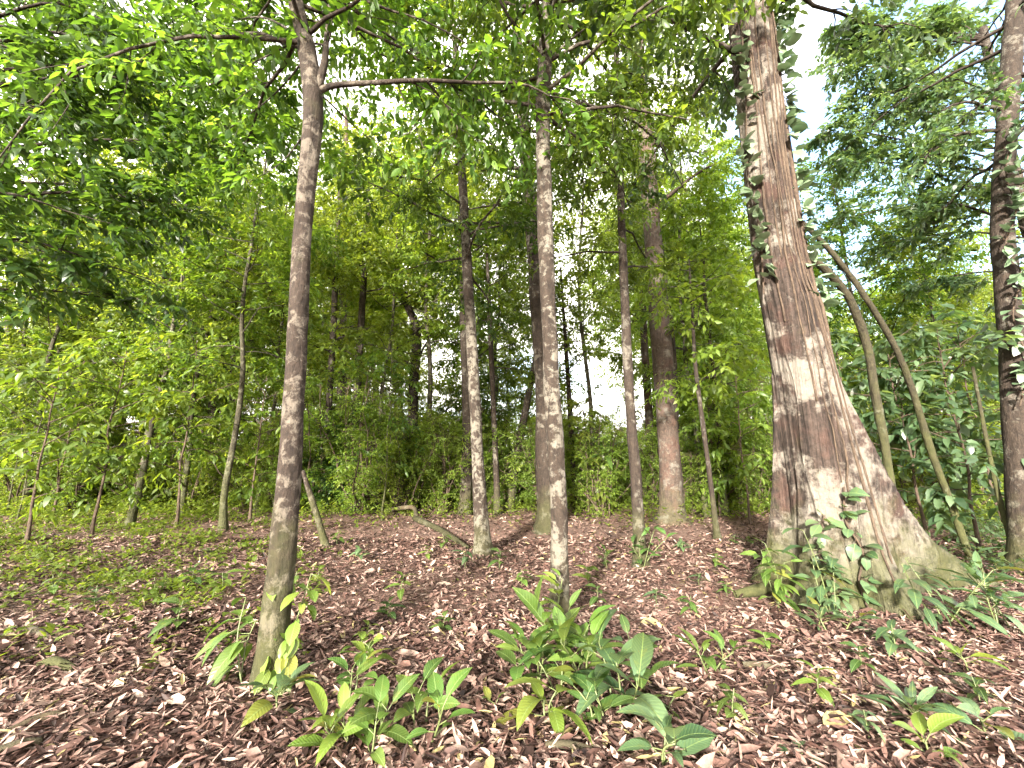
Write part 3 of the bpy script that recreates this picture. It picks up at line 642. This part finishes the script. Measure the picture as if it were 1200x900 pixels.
side_tree('bough_tree', 'overhanging tree with its boughs crossing the upper left corner', -6.6, 3.9, 8.5, .16,
          [(60, 60, 3.9), (150, 40, 4.2), (230, 110, 4.4), (300, 180, 4.7), (120, 150, 4.0), (40, 170, 3.8), (200, 230, 4.6), (90, 260, 4.2), (270, 60, 4.4), (180, 320, 4.8), (40, 330, 4.3), (330, 30, 4.5), (20, 100, 4.6), (110, 100, 5.), (180, 160, 5.2), (250, 10, 5.), (60, 220, 5.), (140, 380, 5.2), (250, 260, 5.4), (30, 20, 5.2), (150, 0, 5.4), (70, 120, 5.6), (150, 90, 5.8), (10, 240, 5.4), (100, 320, 5.8), (200, 60, 6.), (290, 120, 6.), (240, 190, 6.2), (190, 280, 6.2), (10, 130, 5.), (80, 30, 5.8)],
          dict(NEAR, pal='deep', leaf=(.06, .17)), 51)
side_tree('bough_tree', 'overhanging tree with pale bluish boughs behind the right edge trunk', 11.5, 8.2, 12, .2,
          [(1120, 120, 5.6), (1050, 180, 6.), (1090, 240, 6.2), (1020, 90, 5.9), (1060, 30, 5.8), (1000, 250, 6.6), (1100, 160, 6.4), (985, 120, 6.6), (1000, 180, 6.9), (990, 40, 6.4), (1040, 140, 7.), (1070, 90, 7.), (1030, 280, 7.), (1090, 330, 7.), (1110, 20, 6.6), (985, 60, 5.9), (965, 20, 6.3), (980, 140, 6.1), (1010, 30, 6.1), (1000, 100, 6.3), (1040, 60, 6.5), (980, 200, 6.5)],
          dict(NEAR, pal='blue', leaf=(.12, .19), mat=M_GLOSS), 52)
BIGL = dict(pal='yellow', leaf=(.15, .26), ratio=.36, K=2, per=6, twig=.34)
BIGB = dict(pal='blue', leaf=(.17, .28), ratio=.46, K=2, per=6, twig=.34, mat=M_GLOSS)
for i, (px, py, H, pal, lb) in enumerate([
    (30, 640, 3.4, 'L', 'leafy young tree with layered leaves at the left edge, nearest the camera'), (108, 628, 3.9, 'L', 'leafy young tree with layered leaves over the green ground cover on the left'),
    (205, 618, 4.2, 'L', 'leafy young tree in front of the dark leaning trunk'), (150, 606, 4.8, 'L', 'taller leafy young tree in front of the pale short trunk'), (292, 612, 3.6, 'L', 'leafy young tree just left of the mossy tree'),
    (60, 608, 5.0, 'L', 'tall leafy young tree in front of the broad brown trunk'),
    (1085, 640, 3.8, 'B', 'bluish broad leaved young tree right of the buttress'), (1150, 648, 3.6, 'B', 'bluish broad leaved young tree in front of the right edge trunk'), (1120, 618, 5.2, 'B', 'taller bluish young tree behind the slanting mossy stem'),
    (1180, 626, 5.0, 'B', 'bluish young tree behind the right edge trunk'), (1010, 612, 5.2, 'B', 'bluish young tree directly behind the buttress'),
    (880, 614, 4.2, 'L', 'fresh green young tree just left of the buttressed giant'), (845, 606, 3.4, 'L', 'small fresh green young tree behind the bare sapling stem'),
    (690, 604, 3.2, 'L', 'young tree with drooping dark leaves between central tree and slim grey tree')]):
    b = ground_px(px, py); tm, cm = generic_tree(300 + i, H, .028, H * .22, 1.0, 15 if pal == 'L' else 26, 'x' and (BIGL if pal == 'L' else BIGB)['pal'], (BIGL if pal == 'L' else BIGB)['leaf'],
        twig=.34, sub=3., twigs=3, per=6, K=2, ratio=.38 if pal == 'L' else .48, mat=None if pal == 'L' else M_GLOSS, bark=M_VINE, droop=.45)
    t_ = thing('young_tree', lb, 'tree', (b[0], b[1], float(gh(b[0], b[1]))), i * 1.3); obj('trunk', tm, t_); obj('crown', cm, t_)

for k, (px, py, var, sc, lb) in enumerate([(20, 600, 'mid1', .95, 'tall fresh green tree rising over the left edge'), (105, 598, 'mid2', 1.0, 'tall yellow-green tree above the left ground cover'), (212, 604, 'mid1', .9, 'tall fresh green tree beside the dark leaning trunk'),
        (300, 600, 'mid5', .8, 'tall dark green tree behind the mossy tree on its left'), (440, 601, 'mid5', .9, 'tall yellow-green tree between mossy tree and twin trunks'), (700, 600, 'mid5', .95, 'tall fresh green tree between central tree and slim grey tree'),
        (850, 604, 'mid2', 1.0, 'tall yellow-green tree left of the buttressed giant'), (1040, 610, 'mid3', .8, 'tall dark green tree behind the hanging mossy stems'), (1140, 615, 'mid1', .8, 'tall fresh green tree behind the right edge trunk'), (262, 622, 'mid5', .8, 'high crowned slender tree standing forward between the dark leaning trunk and the mossy tree'), (150, 618, 'mid5', .85, 'high crowned slender tree standing forward of the pale short trunk'), (830, 606, 'mid5', .95, 'high crowned slender tree left of the buttressed giant'), (500, 597, 'mid5', 1.05, 'tall dark green tree left of the twin trunks')]):
    b = ground_px(px, py); put(var, b[0], b[1], k * 1.9, sc, lb)

# small palm-like treelet with a rosette of long leaves
b = ground_px(714, 606); t_ = thing('rosette_treelet', 'thin treelet topped by a star of long dark leaves, right of the central tree', 'treelet', (b[0], b[1], float(gh(b[0], b[1]))))
top = at_depth(711, 532, b[1]) - np.array(t_.location); wd = Wood(); wd.tube(smooth_path(np.array([(0, 0, -.1), (.02, 0, top[2] * .5), top]), 12), np.linspace(.03, .018, 12), 8); obj('stem', wd.mesh('stem', M_VINE), t_)
g = np.random.default_rng(61); az = np.arange(16) * 2.4; el = np.linspace(1.1, -.1, 16)
obj('foliage', leaf_mesh('foliage', M_GLOSS, np.repeat(top[None], 16, 0), np.stack([np.cos(az) * np.cos(el), np.sin(az) * np.cos(el), np.sin(el)], 1), np.tile([0, 0, 1.], (16, 1)) + g.normal(0, .1, (16, 3)),
    g.uniform(.6, .85, 16), .15, .2, g.uniform(.25, .5, 16), leaf_cols(g, 16, 'deep'), K=6), t_)

# ------------------------------------------------------------------ leaf litter, ground cover
LIT = np.array([(.020, .010, .008), (.052, .026, .020), (.098, .054, .043), (.155, .096, .078), (.235, .16, .132), (.30, .225, .18), (.22, .18, .08)])
def litter():
    g = np.random.default_rng(71); PP = []
    for n_, y0, y1, k in ((70000, 1.7, 4.5, 1.5), (60000, 4.0, 8.5, 1.45), (36000, 8, 16, 1.4)):
        y = np.sqrt(g.uniform(y0 ** 2, y1 ** 2, n_)); x = g.uniform(-k, k, n_) * y; PP.append(np.stack([x, y], 1))
    q = np.concatenate(PP); n_ = len(q); far = np.clip((q[:, 1] - 5) / 8, 0, 1)
    kind = g.uniform(0, 1, n_)
    flat = kind > .48
    L = np.where(flat, g.uniform(.03, .085, n_), g.uniform(.03, .13, n_)) * (1 + .5 * far)
    big = (g.uniform(0, 1, n_) < .07) & flat; L = np.where(big, L * 1.8, L)
    drift = np.sin(1.7 * q[:, 0] + 2.3 * q[:, 1]) * np.sin(2.9 * q[:, 0] - 1.1 * q[:, 1] + 1) + .5 * np.sin(6.1 * q[:, 0] + 4.3 * q[:, 1])
    W = np.where(flat, L * g.uniform(.32, .5, n_), L * g.uniform(.12, .24, n_))
    az = g.uniform(0, 6.28, n_); tilt = g.normal(0, .24, n_)
    D = np.stack([np.cos(az) * np.cos(tilt), np.sin(az) * np.cos(tilt), np.sin(tilt)], 1)
    N = np.array([0, 0, 1.]) + g.normal(0, .35, (n_, 3))
    P = np.column_stack([q, gh(q[:, 0], q[:, 1]) + .004 + g.uniform(0, .04, n_) + np.maximum(-tilt, 0) * L])
    wt = np.array([.19, .21, .21, .20, .12, .04, .03]); ix = g.choice(7, n_, p=wt); ix = np.where((drift > .45) & (ix < 6) & (g.uniform(0, 1, n_) < .4), np.minimum(ix + 1, 5), ix); ix = np.where((drift < -.5) & (ix < 6) & (g.uniform(0, 1, n_) < .45), np.maximum(ix - 1, 0), ix)
    ix = np.where(flat & (g.uniform(0, 1, n_) < .35), np.minimum(ix + 1, 5), ix)
    ix = np.where(big & (ix == 5), 4, ix)
    col = LIT[ix] * g.uniform(.75, 1.25, (n_, 1))
    return leaf_mesh('leaf_litter', M_LITTER, P, D, N, L, W, np.where(flat, g.uniform(-.3, .6, n_), g.uniform(.3, 1.1, n_)), g.uniform(-.25, .3, n_), col, K=2, wave=.05, rng=g)
tag(obj('leaf_litter', litter()), 'red brown carpet of dead leaves covering the forest floor', 'leaf litter', kind='stuff')

tw = Wood(); g = np.random.default_rng(72)
for k in range(420):
    y = math.sqrt(g.uniform(1.9 ** 2, 9 ** 2)); x = g.uniform(-1.45, 1.45) * y; az = g.uniform(0, 6.28); L = g.uniform(.12, .6); d = np.array([math.cos(az), math.sin(az), 0.]); n_ = np.array([-d[1], d[0], 0])
    p = np.array([[x, y, 0]]) + np.linspace(-.5, .5, 6)[:, None] * L * d + n_ * (g.normal(0, .02, (6, 1)) + g.normal(0, .12) * L * np.linspace(-1, 1, 6)[:, None] ** 2)
    p[:, 2] = gh(p[:, 0], p[:, 1]) + g.uniform(.02, .05) + g.normal(0, .006, 6); rr = g.uniform(.002, .0065); tw.tube(p, np.linspace(rr, rr * .5, 6), 5, .1, k)
tag(obj('twig_litter', tw.mesh('twig_litter', M_VINE)), 'thin brown twigs strewn over the dead leaves', 'twigs', kind='stuff')

def cover(name, n_, sampler, leaf, pal, seed, hgt=.12):
    g = np.random.default_rng(seed); q = sampler(g, n_); n_ = len(q); m_ = 7
    az = g.uniform(0, 6.28, (n_, m_)).ravel(); el = g.uniform(.1, 1.1, n_ * m_)
    b = np.repeat(np.column_stack([q, gh(q[:, 0], q[:, 1])]), m_, 0); b[:, 2] += g.uniform(.01, hgt, n_ * m_); b[:, :2] += g.normal(0, .035, (n_ * m_, 2))
    D = np.stack([np.cos(az) * np.cos(el), np.sin(az) * np.cos(el), np.sin(el)], 1)
    L = g.uniform(*leaf, n_ * m_)
    return leaf_mesh(name, M_LEAF, b, D, np.array([0, 0, 1.]) + g.normal(0, .2, (n_ * m_, 3)), L, L * g.uniform(.3, .5, n_ * m_), .25, g.uniform(.2, .6, n_ * m_), leaf_cols(g, n_ * m_, pal, np.repeat(g.normal(0, .2, n_), m_)), K=1, rng=g)
def by_pixels(f, ymin, ymax):
    """points on the ground thinned by a density map f over the floor"""
    def s(g, n_):
        y = np.sqrt(g.uniform(ymin ** 2, ymax ** 2, n_ * 3)); x = g.uniform(-1.35, 1.35, n_ * 3) * y
        keep = g.uniform(0, 1, n_ * 3) < f(x, y); return np.stack([x, y], 1)[keep][:n_]
    return s
patch = lambda x, y: .5 + .5 * np.sin(1.9 * x + .7 * y + 1) * np.sin(1.3 * y - .8 * x + .3)
dens_left = lambda x, y: np.clip((-(x / y) - .38) * 3., 0, 1) * np.clip((y - 2.9) / 2.2, 0, 1) * (.06 + .94 * patch(x * 1.5, y * 1.5) ** 1.6)
tag(obj('ground_cover', cover('ground_cover', 7800, by_pixels(dens_left, 2.9, 15), (.06, .13), 'sunny', 81)), 'low bright green herbs covering the floor on the left', 'ground cover', kind='stuff')
dens_back = lambda x, y: np.clip((y - 9.5) / 3.5, 0, 1) * (.35 + .65 * patch(x * 1.4, y))
tag(obj('ground_cover', cover('ground_cover', 9000, by_pixels(dens_back, 9.5, 19), (.08, .17), 'sunny', 82, .45)), 'belt of low green plants where the clearing meets the undergrowth', 'ground cover', kind='stuff')
dens_far = lambda x, y: .3 + .7 * patch(x * .6, y * .6)
tag(obj('ground_cover', cover('ground_cover', 5000, by_pixels(dens_far, 18.5, 46), (.2, .4), 'sunny', 85, .5)), 'sunlit low growth on the ground beyond the undergrowth', 'ground cover', kind='stuff')
dens_right = lambda x, y: np.clip(((x / y) - .82) * 4., 0, 1) * np.clip((y - 5.2) / 1.2, 0, 1) * (.4 + .6 * patch(x, y))
tag(obj('ground_cover', cover('ground_cover', 2400, by_pixels(dens_right, 5, 13), (.08, .17), 'blue', 83, .3)), 'low pale green plants on the floor behind the buttress', 'ground cover', kind='stuff')
dens_mid = lambda x, y: .2 * patch(x * 2, y * 2) ** 2
tag(obj('ground_cover', cover('ground_cover', 260, by_pixels(dens_mid, 3, 11), (.03, .07), 'fresh', 84, .05)), 'tiny scattered sprouts among the dead leaves', 'ground cover', kind='stuff')

# ------------------------------------------------------------------ plants with broad leaves (each leaf its own part)
def plant(name, label, base, n_, L, W, h, pal, seed, lean=(0, 0), leafparts=True, el=(-.1, .9), stems=1, cat='plant', az0=None, azr=6.28, group=None, bend=(.2, .6), mat=None):
    g = np.random.default_rng(seed); base = np.asarray(base, float); base = np.array([base[0], base[1], float(gh(base[0], base[1]))])
    t_ = thing(name, label, cat, tuple(base), 0, group); wd = Wood(); LP = []
    for s_ in range(stems):
        o_ = np.array([*g.normal(0, .05 * (stems > 1), 2), 0]); hh = h * g.uniform(.7, 1.1)
        tip = o_ + np.array([lean[0] + g.normal(0, .3 * h if stems > 1 else .15 * h), lean[1] + g.normal(0, .3 * h if stems > 1 else .15 * h), hh])
        P = smooth_path(np.array([o_ - np.array([0, 0, .05]), (o_ + tip) / 2 + g.normal(0, .02, 3), tip]), 9); wd.tube(P, np.linspace(.007, .004, 9), 6)
        k = n_ // stems
        for j in range(k):
            u = .25 + .75 * (j + 1) / k; q = P[int(u * 8)]; az = (az0 + g.uniform(-azr / 2, azr / 2)) if az0 is not None else j * 2.4 + s_ + g.uniform(-.4, .4)
            e = el[0] + (el[1] - el[0]) * u + g.normal(0, .15); d = np.array([math.cos(az) * math.cos(e), math.sin(az) * math.cos(e), math.sin(e)])
            pl = g.uniform(.03, .07); wd.tube(np.array([q, q + d * pl * .5, q + d * pl]), [.003] * 3, 5, cap=False)
            LP.append((q + d * pl, d, L * g.uniform(.7, 1.1)))
    obj('stem', wd.mesh('stem', M_STEM), t_)
    nn = len(LP); P = np.array([a for a, _, _ in LP]); D = np.array([b for _, b, _ in LP]); LL = np.array([c for _, _, c in LP])
    N = np.array([0, 0, 1.]) + g.normal(0, .22, (nn, 3)); cols = leaf_cols(g, nn, pal) * 1.15; cols = np.where(g.uniform(0, 1, (nn, 1)) < .05, np.array([[.15, .16, .03]]), cols); LL = LL * np.where(g.uniform(0, 1, nn) < .3, .6, 1.)
    args = lambda i: (P[i], D[i], N[i], LL[i], LL[i] * W / L * g.uniform(.85, 1.15, len(i)), g.uniform(.1, .45, len(i)), g.uniform(*bend, len(i)), cols[i])
    if leafparts:
        for i in range(nn): obj('leaf', leaf_mesh('leaf', mat or M_PLANT, *args([i]), K=6, wave=.025, rng=g), t_)
    else: obj('foliage', leaf_mesh('foliage', mat or M_PLANT, *args(list(range(nn))), K=3, wave=.03, rng=g), t_)
    return t_
G_ = ground_px
# crowd at the foot of the central tree
plant('broadleaf_seedling', 'tallest broad leaved seedling right against the foot of the central tree', G_(672, 800), 18, .36, .13, .42, 'fresh', 201, stems=3, el=(.2, 1.2))
plant('broadleaf_seedling', 'broad leaved seedling on the left of the central clump', G_(612, 805), 18, .26, .10, .28, 'fresh', 202, stems=3)
plant('broadleaf_seedling', 'dark glossy seedling on the right of the central clump', G_(722, 838), 18, .33, .12, .28, 'blue', 203, stems=3)
plant('broadleaf_seedling', 'low seedling with yellow green hanging leaves at the front of the central clump', G_(632, 846), 11, .28, .11, .16, 'yellow', 204, stems=2, el=(-.3, .3))
plant('broadleaf_seedling', 'dark leaved seedling in the middle of the central clump', G_(662, 826), 14, .27, .10, .3, 'deep', 205, stems=2)
plant('broadleaf_seedling', 'bluish seedling cut by the bottom edge right of the central clump', G_(768, 892), 10, .22, .10, .12, 'blue', 206, stems=2)
plant('broadleaf_seedling', 'seedling with wide leaves behind the central clump on its right', G_(746, 806), 9, .26, .12, .2, 'deep', 207, stems=2)
plant('broadleaf_seedling', 'small pale sprout left of the central clump', G_(578, 838), 5, .10, .05, .08, 'fresh', 208)
plant('broadleaf_seedling', 'small striped leaf sprout right of the central clump', G_(792, 838), 5, .17, .05, .10, 'yellow', 209, el=(-.2, .4))
plant('climbing_plant', 'leafy climber hugging the lower trunk of the central tree', G_(645, 748), 10, .2, .09, .55, 'yellow', 210, az0=3.6, azr=2.5)
plant('broadleaf_seedling', 'upright bright seedling filling the back of the central clump', G_(692, 812), 12, .27, .105, .34, 'fresh', 241, stems=2, el=(.1, 1.1))
plant('broadleaf_seedling', 'bushy seedling tucked against the left of the central tree foot', G_(636, 792), 14, .22, .09, .32, 'fresh', 242, stems=2)
plant('broadleaf_seedling', 'low dark seedling in the front right of the central clump', G_(702, 856), 10, .25, .10, .16, 'deep', 243, stems=2)
# around the mossy tree
plant('drooping_plant', 'plant with long drooping leaves left of the mossy tree foot', G_(292, 806), 20, .27, .10, .5, 'fresh', 211, stems=2, az0=3.3, azr=2.8, el=(-.9, .1), lean=(-.05, 0))
plant('climbing_plant', 'climber with round and long leaves on the mossy trunk front', G_(326, 810), 30, .18, .09, .78, 'yellow', 212, stems=2, az0=-1.0, azr=2.2, el=(-1.0, -.2), bend=(.1, .4), lean=(.02, -.02))
plant('broadleaf_seedling', 'dark bluish rosette in front of the mossy tree foot', G_(326, 840), 12, .20, .085, .14, 'blue', 213)
plant('broadleaf_seedling', 'bright seedling at the bottom edge right of the mossy tree', G_(385, 880), 16, .24, .09, .2, 'yellow', 214, stems=2)
plant('broadleaf_seedling', 'medium green seedling touching the bottom edge beside the bright one', G_(430, 893), 14, .22, .09, .2, 'fresh', 215, stems=2)
plant('broadleaf_seedling', 'seedling with rounded leaves between mossy tree and bottom centre', G_(492, 868), 18, .19, .08, .24, 'fresh', 216, stems=3)
plant('broadleaf_seedling', 'small seedling with pale new leaves right of the mossy tree', G_(436, 790), 12, .15, .07, .18, 'yellow', 217, stems=2)
plant('broadleaf_seedling', 'seedling with upright leaves close to the mossy tree on its right', G_(400, 828), 12, .18, .08, .22, 'fresh', 218, stems=2)
# right side
plant('broadleaf_seedling', 'lone seedling in the open litter between centre and buttressed giant', G_(838, 790), 16, .20, .075, .18, 'fresh', 219, stems=2)
plant('strap_rosette', 'grey green rosette with narrow strap leaves in the lower right', G_(1078, 852), 18, .24, .06, .06, 'blue', 220, el=(.1, .9))
plant('broadleaf_seedling', 'low pale leaved seedling on the bottom right edge', G_(1160, 872), 7, .20, .08, .1, 'blue', 221)
plant('broadleaf_seedling', 'yellowish seedling between the strap rosette and the buttress', G_(1135, 790), 8, .20, .06, .12, 'yellow', 222)
plant('broadleaf_seedling', 'pair of flat broad leaves at the bottom edge left of the strap rosette', G_(940, 893), 4, .18, .10, .05, 'blue', 223, el=(-.1, .2))
plant('broadleaf_seedling', 'yellow green seedling in the bottom right corner', G_(1095, 895), 6, .2, .09, .1, 'yellow', 224)
plant('climbing_plant', 'climber with sky-sheen pale leaves up the front of the buttressed giant', G_(962, 722), 28, .25, .095, .75, 'blue', 225, az0=-1.6, azr=3.6, el=(-.5, .4), stems=3, leafparts=False)
plant('climbing_plant', 'leafy climber on the left root of the buttressed giant', G_(915, 716), 36, .24, .09, .62, 'fresh', 226, az0=-2.2, azr=3.4, el=(-.4, .4), stems=3, leafparts=False)
plant('climbing_plant', 'low bushy plant in the litter at the front foot of the giant', G_(975, 745), 24, .2, .07, .2, 'blue', 227, stems=3, leafparts=False)
plant('climbing_plant', 'long sky-sheen pale leaves climbing the middle of the buttress', G_(1110, 735), 34, .28, .085, .6, 'blue', 228, az0=-1.3, azr=3., el=(-.5, .2), stems=3, leafparts=False)
plant('climbing_plant', 'dense sky-sheen pale leaves over the far end of the buttress', G_(1172, 738), 40, .28, .09, .5, 'blue', 229, stems=4, leafparts=False)
plant('climbing_plant', 'dark leaves wrapping the foot of the slim grey tree', G_(752, 668), 26, .24, .09, .5, 'deep', 230, stems=4, leafparts=False)
plant('broadleaf_seedling', 'seedling patch left of the slim grey tree foot', G_(712, 668), 12, .18, .08, .25, 'fresh', 231, stems=3, leafparts=False)
g = np.random.default_rng(91)
SMALL = [(520, 645), (500, 655), (585, 668), (545, 668), (612, 690), (690, 690), (700, 712), (820, 690), (852, 700), (840, 668), (862, 640), (800, 650), (880, 640), (470, 700), (455, 730), (420, 660),
         (395, 640), (260, 700), (225, 690), (240, 655), (180, 700), (140, 705), (205, 745), (110, 720), (60, 700), (430, 755), (520, 745), (770, 712), (810, 725), (900, 770), (1010, 790), (1050, 775), (860, 850), (960, 820), (1150, 830), (1020, 870), (345, 700), (372, 690)]
SP = []
for k in range(4):
    gg = np.random.default_rng(400 + k); wd = Wood(); n_ = 8; P, D = [], []
    h = .22; wd.tube(np.array([(0, 0, -.03), (.01, 0, h * .5), (.0, .02, h)]), [.005, .004, .003], 5)
    for j in range(n_):
        az = j * 2.4 + gg.uniform(-.3, .3); e = gg.uniform(-.1, .8); P.append((0, 0, h * (.35 + .65 * j / n_))); D.append((math.cos(az) * math.cos(e), math.sin(az) * math.cos(e), math.sin(e)))
    SP.append((wd.mesh('stem', M_STEM), leaf_mesh('foliage', M_PLANT, np.array(P), np.array(D), np.tile([0, 0, 1.], (n_, 1)) + gg.normal(0, .2, (n_, 3)), gg.uniform(.11, .2, n_), gg.uniform(.05, .08, n_), .25, gg.uniform(.3, .7, n_),
               leaf_cols(gg, n_, ['fresh', 'yellow', 'deep', 'blue'][k]), K=3, wave=.03, rng=gg)))
PAL_W = ['fresh green', 'yellow green', 'dark green', 'pale bluish']
for k, (px, py) in enumerate(SMALL):
    b = G_(px, py); z = [s for a, c_, s in ZONES if a <= px < c_][0].replace('behind the', 'near the')
    row = 'bottom of the picture' if py > 800 else 'near litter' if py > 735 else 'middle litter' if py > 680 else 'far litter'
    t_ = thing('small_seedling', f"small {PAL_W[k % 4]} seedling {z}, {row}", 'seedling', (b[0], b[1], float(gh(b[0], b[1]))), g.uniform(0, 6), 'small seedlings scattered over the litter', g.uniform(.7, 1.3))
    obj('stem', SP[k % 4][0], t_); obj('foliage', SP[k % 4][1], t_)

# ------------------------------------------------------------------ vines on the two right trunks; sky reflection painted into the pale leaves
def vine(label, pts, n_, L, seed, toward, pale=True):
    g = np.random.default_rng(seed); P = smooth_path(np.array(pts), 60); base = np.array(pts[0])
    t_ = thing('climbing_vine', label, 'vine', tuple(base)); wd = Wood(); wd.tube(P - base, np.full(60, .011), 6)
    i = np.sort(g.integers(2, 60, n_)); q = P[i] - base
    D = np.array(toward) * .8 + g.normal(0, .55, (n_, 3)) + np.array([0, 0, -.15]); D = nrm(D); pet = g.uniform(.02, .08, n_)
    for a, d, p in zip(q, D, pet): wd.tube(np.array([a, a + d * p * .6, a + d * p]), [.004, .003, .003], 4, cap=False)
    obj('stem', wd.mesh('stem', M_VINE), t_)
    LL = g.uniform(.7, 1.2, n_) * L
    obj('foliage', leaf_mesh('foliage', M_SKY_SHEEN if pale else M_PLANT, q + D * pet[:, None], D, np.array([0, -.4, 1.]) + g.normal(0, .35, (n_, 3)), LL, LL * g.uniform(.5, .75, n_), g.uniform(0, .3, n_), g.uniform(.1, .5, n_),
        leaf_cols(g, n_, 'blue', .5 if pale else 0.) * (np.array([1.35, 1.3, 1.45]) if pale else 1.), K=3, wave=.05, rng=g), t_)  # pale tint puts the sky's reflection into the leaf colour
def g_surf(a, z, e=.03):
    th = R(a); r = float(g_rad(np.array([th]), np.array([z]))[0]) + e; c = g_center(np.array(z)); return (c[0] + r * math.cos(th), c[1] + r * math.sin(th), z + GB[2])
vine('vine with sky sheen painted into its leaves climbing the right flank of the giant trunk', [g_surf(-40, 3.2, .03), g_surf(-26, 3.9, .03), g_surf(-44, 4.6, .03), g_surf(-25, 5.2, .03), g_surf(-48, 5.8, .03), g_surf(-30, 6.5, .03), g_surf(-55, 7.2, .03), g_surf(-62, 8.4, .03)], 150, .2, 93, (.55, -.75, .05))
vine('sparse vine with sky sheen painted into its leaves on the left shaded flank of the giant trunk', [g_surf(-165, 3.6, .06), g_surf(-150, 4.4, .06), g_surf(-160, 5.4, .06), g_surf(-145, 6.6, .06), g_surf(-140, 8., .06)], 110, .18, 94, (-.5, -.8, .1))
vine('green creeper climbing the front foot of the giant', [g_surf(-95, .05), g_surf(-100, .3), g_surf(-92, .6), g_surf(-103, .9), g_surf(-97, 1.25)], 24, .16, 96, (-.3, -.9, .1), False)
vine('green creeper on the left foot of the giant', [g_surf(-135, .05), g_surf(-128, .3), g_surf(-140, .55), g_surf(-130, .95)], 34, .17, 97, (-.5, -.8, .1), False)
vine('green creeper crossing the plank buttress', [g_surf(-2, .1), g_surf(-6, .3), g_surf(-12, .45), g_surf(-25, .6), g_surf(-38, .9)], 34, .17, 98, (-.2, -.95, .1), False)
hp = tH[2]; hi = [k for k in range(len(hp)) if 2.2 < hp[k][2] < 8]
vine('thick vine with sky sheen painted into its leaves hanging on the right edge trunk', [tuple(hp[k] + np.array([-.12 + .1 * math.sin(k), -.22, 0])) for k in hi[::3]], 120, .2, 95, (-.5, -.8, 0))

# ------------------------------------------------------------------ fallen wood and pale leaves
def stick(name, label, pts, ws, mat, seed, lift=.03, cat='stick'):
    P = np.array([G_(x, y) + np.array([0, 0, dz]) for x, y, dz in pts]); rad = np.array([.5 * w_ / FPX * cam_depth(p) for w_, p in zip(ws, P)])
    P[:, 2] += rad * .7; base = P[0].copy(); Q = smooth_path(P, 26); q = np.interp(np.linspace(0, len(P) - 1, 26), np.arange(len(P)), rad)
    wd = Wood(); wd.tube(Q - base, q, 9, .12, seed); o_ = obj(name, wd.mesh(name, mat), None, tuple(base)); return tag(o_, label, cat)
stick('fallen_branch', 'fallen branch lying left of the twin speckled trunks', [(486, 612, .04), (510, 622, .02), (530, 634, .02), (548, 644, 0)], [7, 7, 7, 5], M_BARK_C, 1, cat='branch')
stick('fallen_branch', 'thin twisted dead branch standing up behind the longer fallen one', [(452, 604, .1), (470, 606, .2), (484, 608, .25), (488, 612, .1)], [4, 5, 5, 5], M_BARK_P, 2, cat='branch')
for k, (lb, pts, ws) in enumerate([('smooth pale stick at the lower left edge', [(-8, 892, .02), (20, 884, .02), (46, 876, .01)], [12, 13, 9]),
    ('long thin stick above the pale one at the lower left', [(0, 868, .02), (50, 850, .03), (118, 832, .01)], [7, 8, 5]),
    ('tan log piece on the litter left of the mossy tree', [(44, 787, .02), (62, 785, .03), (84, 789, .01)], [9, 12, 8]),
    ('short tan log piece by the green cover on the left', [(32, 742, .02), (45, 748, .02), (60, 755, .01)], [8, 9, 6]),
    ('tan stick in the litter right of the lone seedling', [(872, 786, .02), (895, 789, .03), (925, 792, .02)], [8, 9, 5]),
    ('curved stick crossing the lower right litter', [(1010, 735, .03), (1060, 770, .03), (1110, 800, .03), (1165, 850, .02)], [4, 5, 5, 4]),
    ('brown stick along the bottom below the central clump', [(640, 882, .02), (665, 884, .03), (700, 886, .01)], [8, 9, 6]),
    ('mossy root poking out left of the giant foot', [(862, 702, .02), (885, 702, .05), (915, 700, .08)], [8, 12, 14])]):
    stick('fallen_stick', lb, pts, ws, M_BARK_P if 'mossy' not in lb else M_MOSSY, 20 + k)
BIGDEAD = [(300, 668, .5, .09, 4, 'pale pink fallen leaf left of the mossy trunk'), (985, 855, .26, .09, 6, 'yellow curled dead leaf in the lower right litter'), (765, 738, .24, .1, 6, 'olive dead leaf right of the central tree'),
           (480, 775, .26, .07, 4, 'tan dead leaf between the mossy tree and the central tree'), (205, 832, .16, .07, 5, 'pale dead leaf at lower left'), (135, 812, .14, .07, 5, 'round pale dead leaf above the pale one at lower left'),
           (520, 690, .2, .08, 5, 'pale dead leaf in the middle of the clearing'), (870, 640, .2, .1, 5, 'pale dead leaf left of the giant'), (1050, 752, .22, .06, 5, 'whitish dead leaf in front of the buttress')]
for k, (px, py, L, W, ci, lb) in enumerate(BIGDEAD):
    gg = np.random.default_rng(600 + k); b = G_(px, py) + np.array([0, 0, .05]); az = gg.uniform(-.5, .5)
    o_ = obj('fallen_leaf', leaf_mesh('fallen_leaf', M_LITTER, np.array([[-L / 2, 0, 0]]), np.array([[1., 0, .05]]), np.array([[0, -.25, 1.]]), L, W, .4, .12, LIT[[ci]] * .95, K=6, wave=.06, rng=gg), None, tuple(b))
    o_.rotation_euler = (0, 0, az); tag(o_, lb, 'dead leaf')
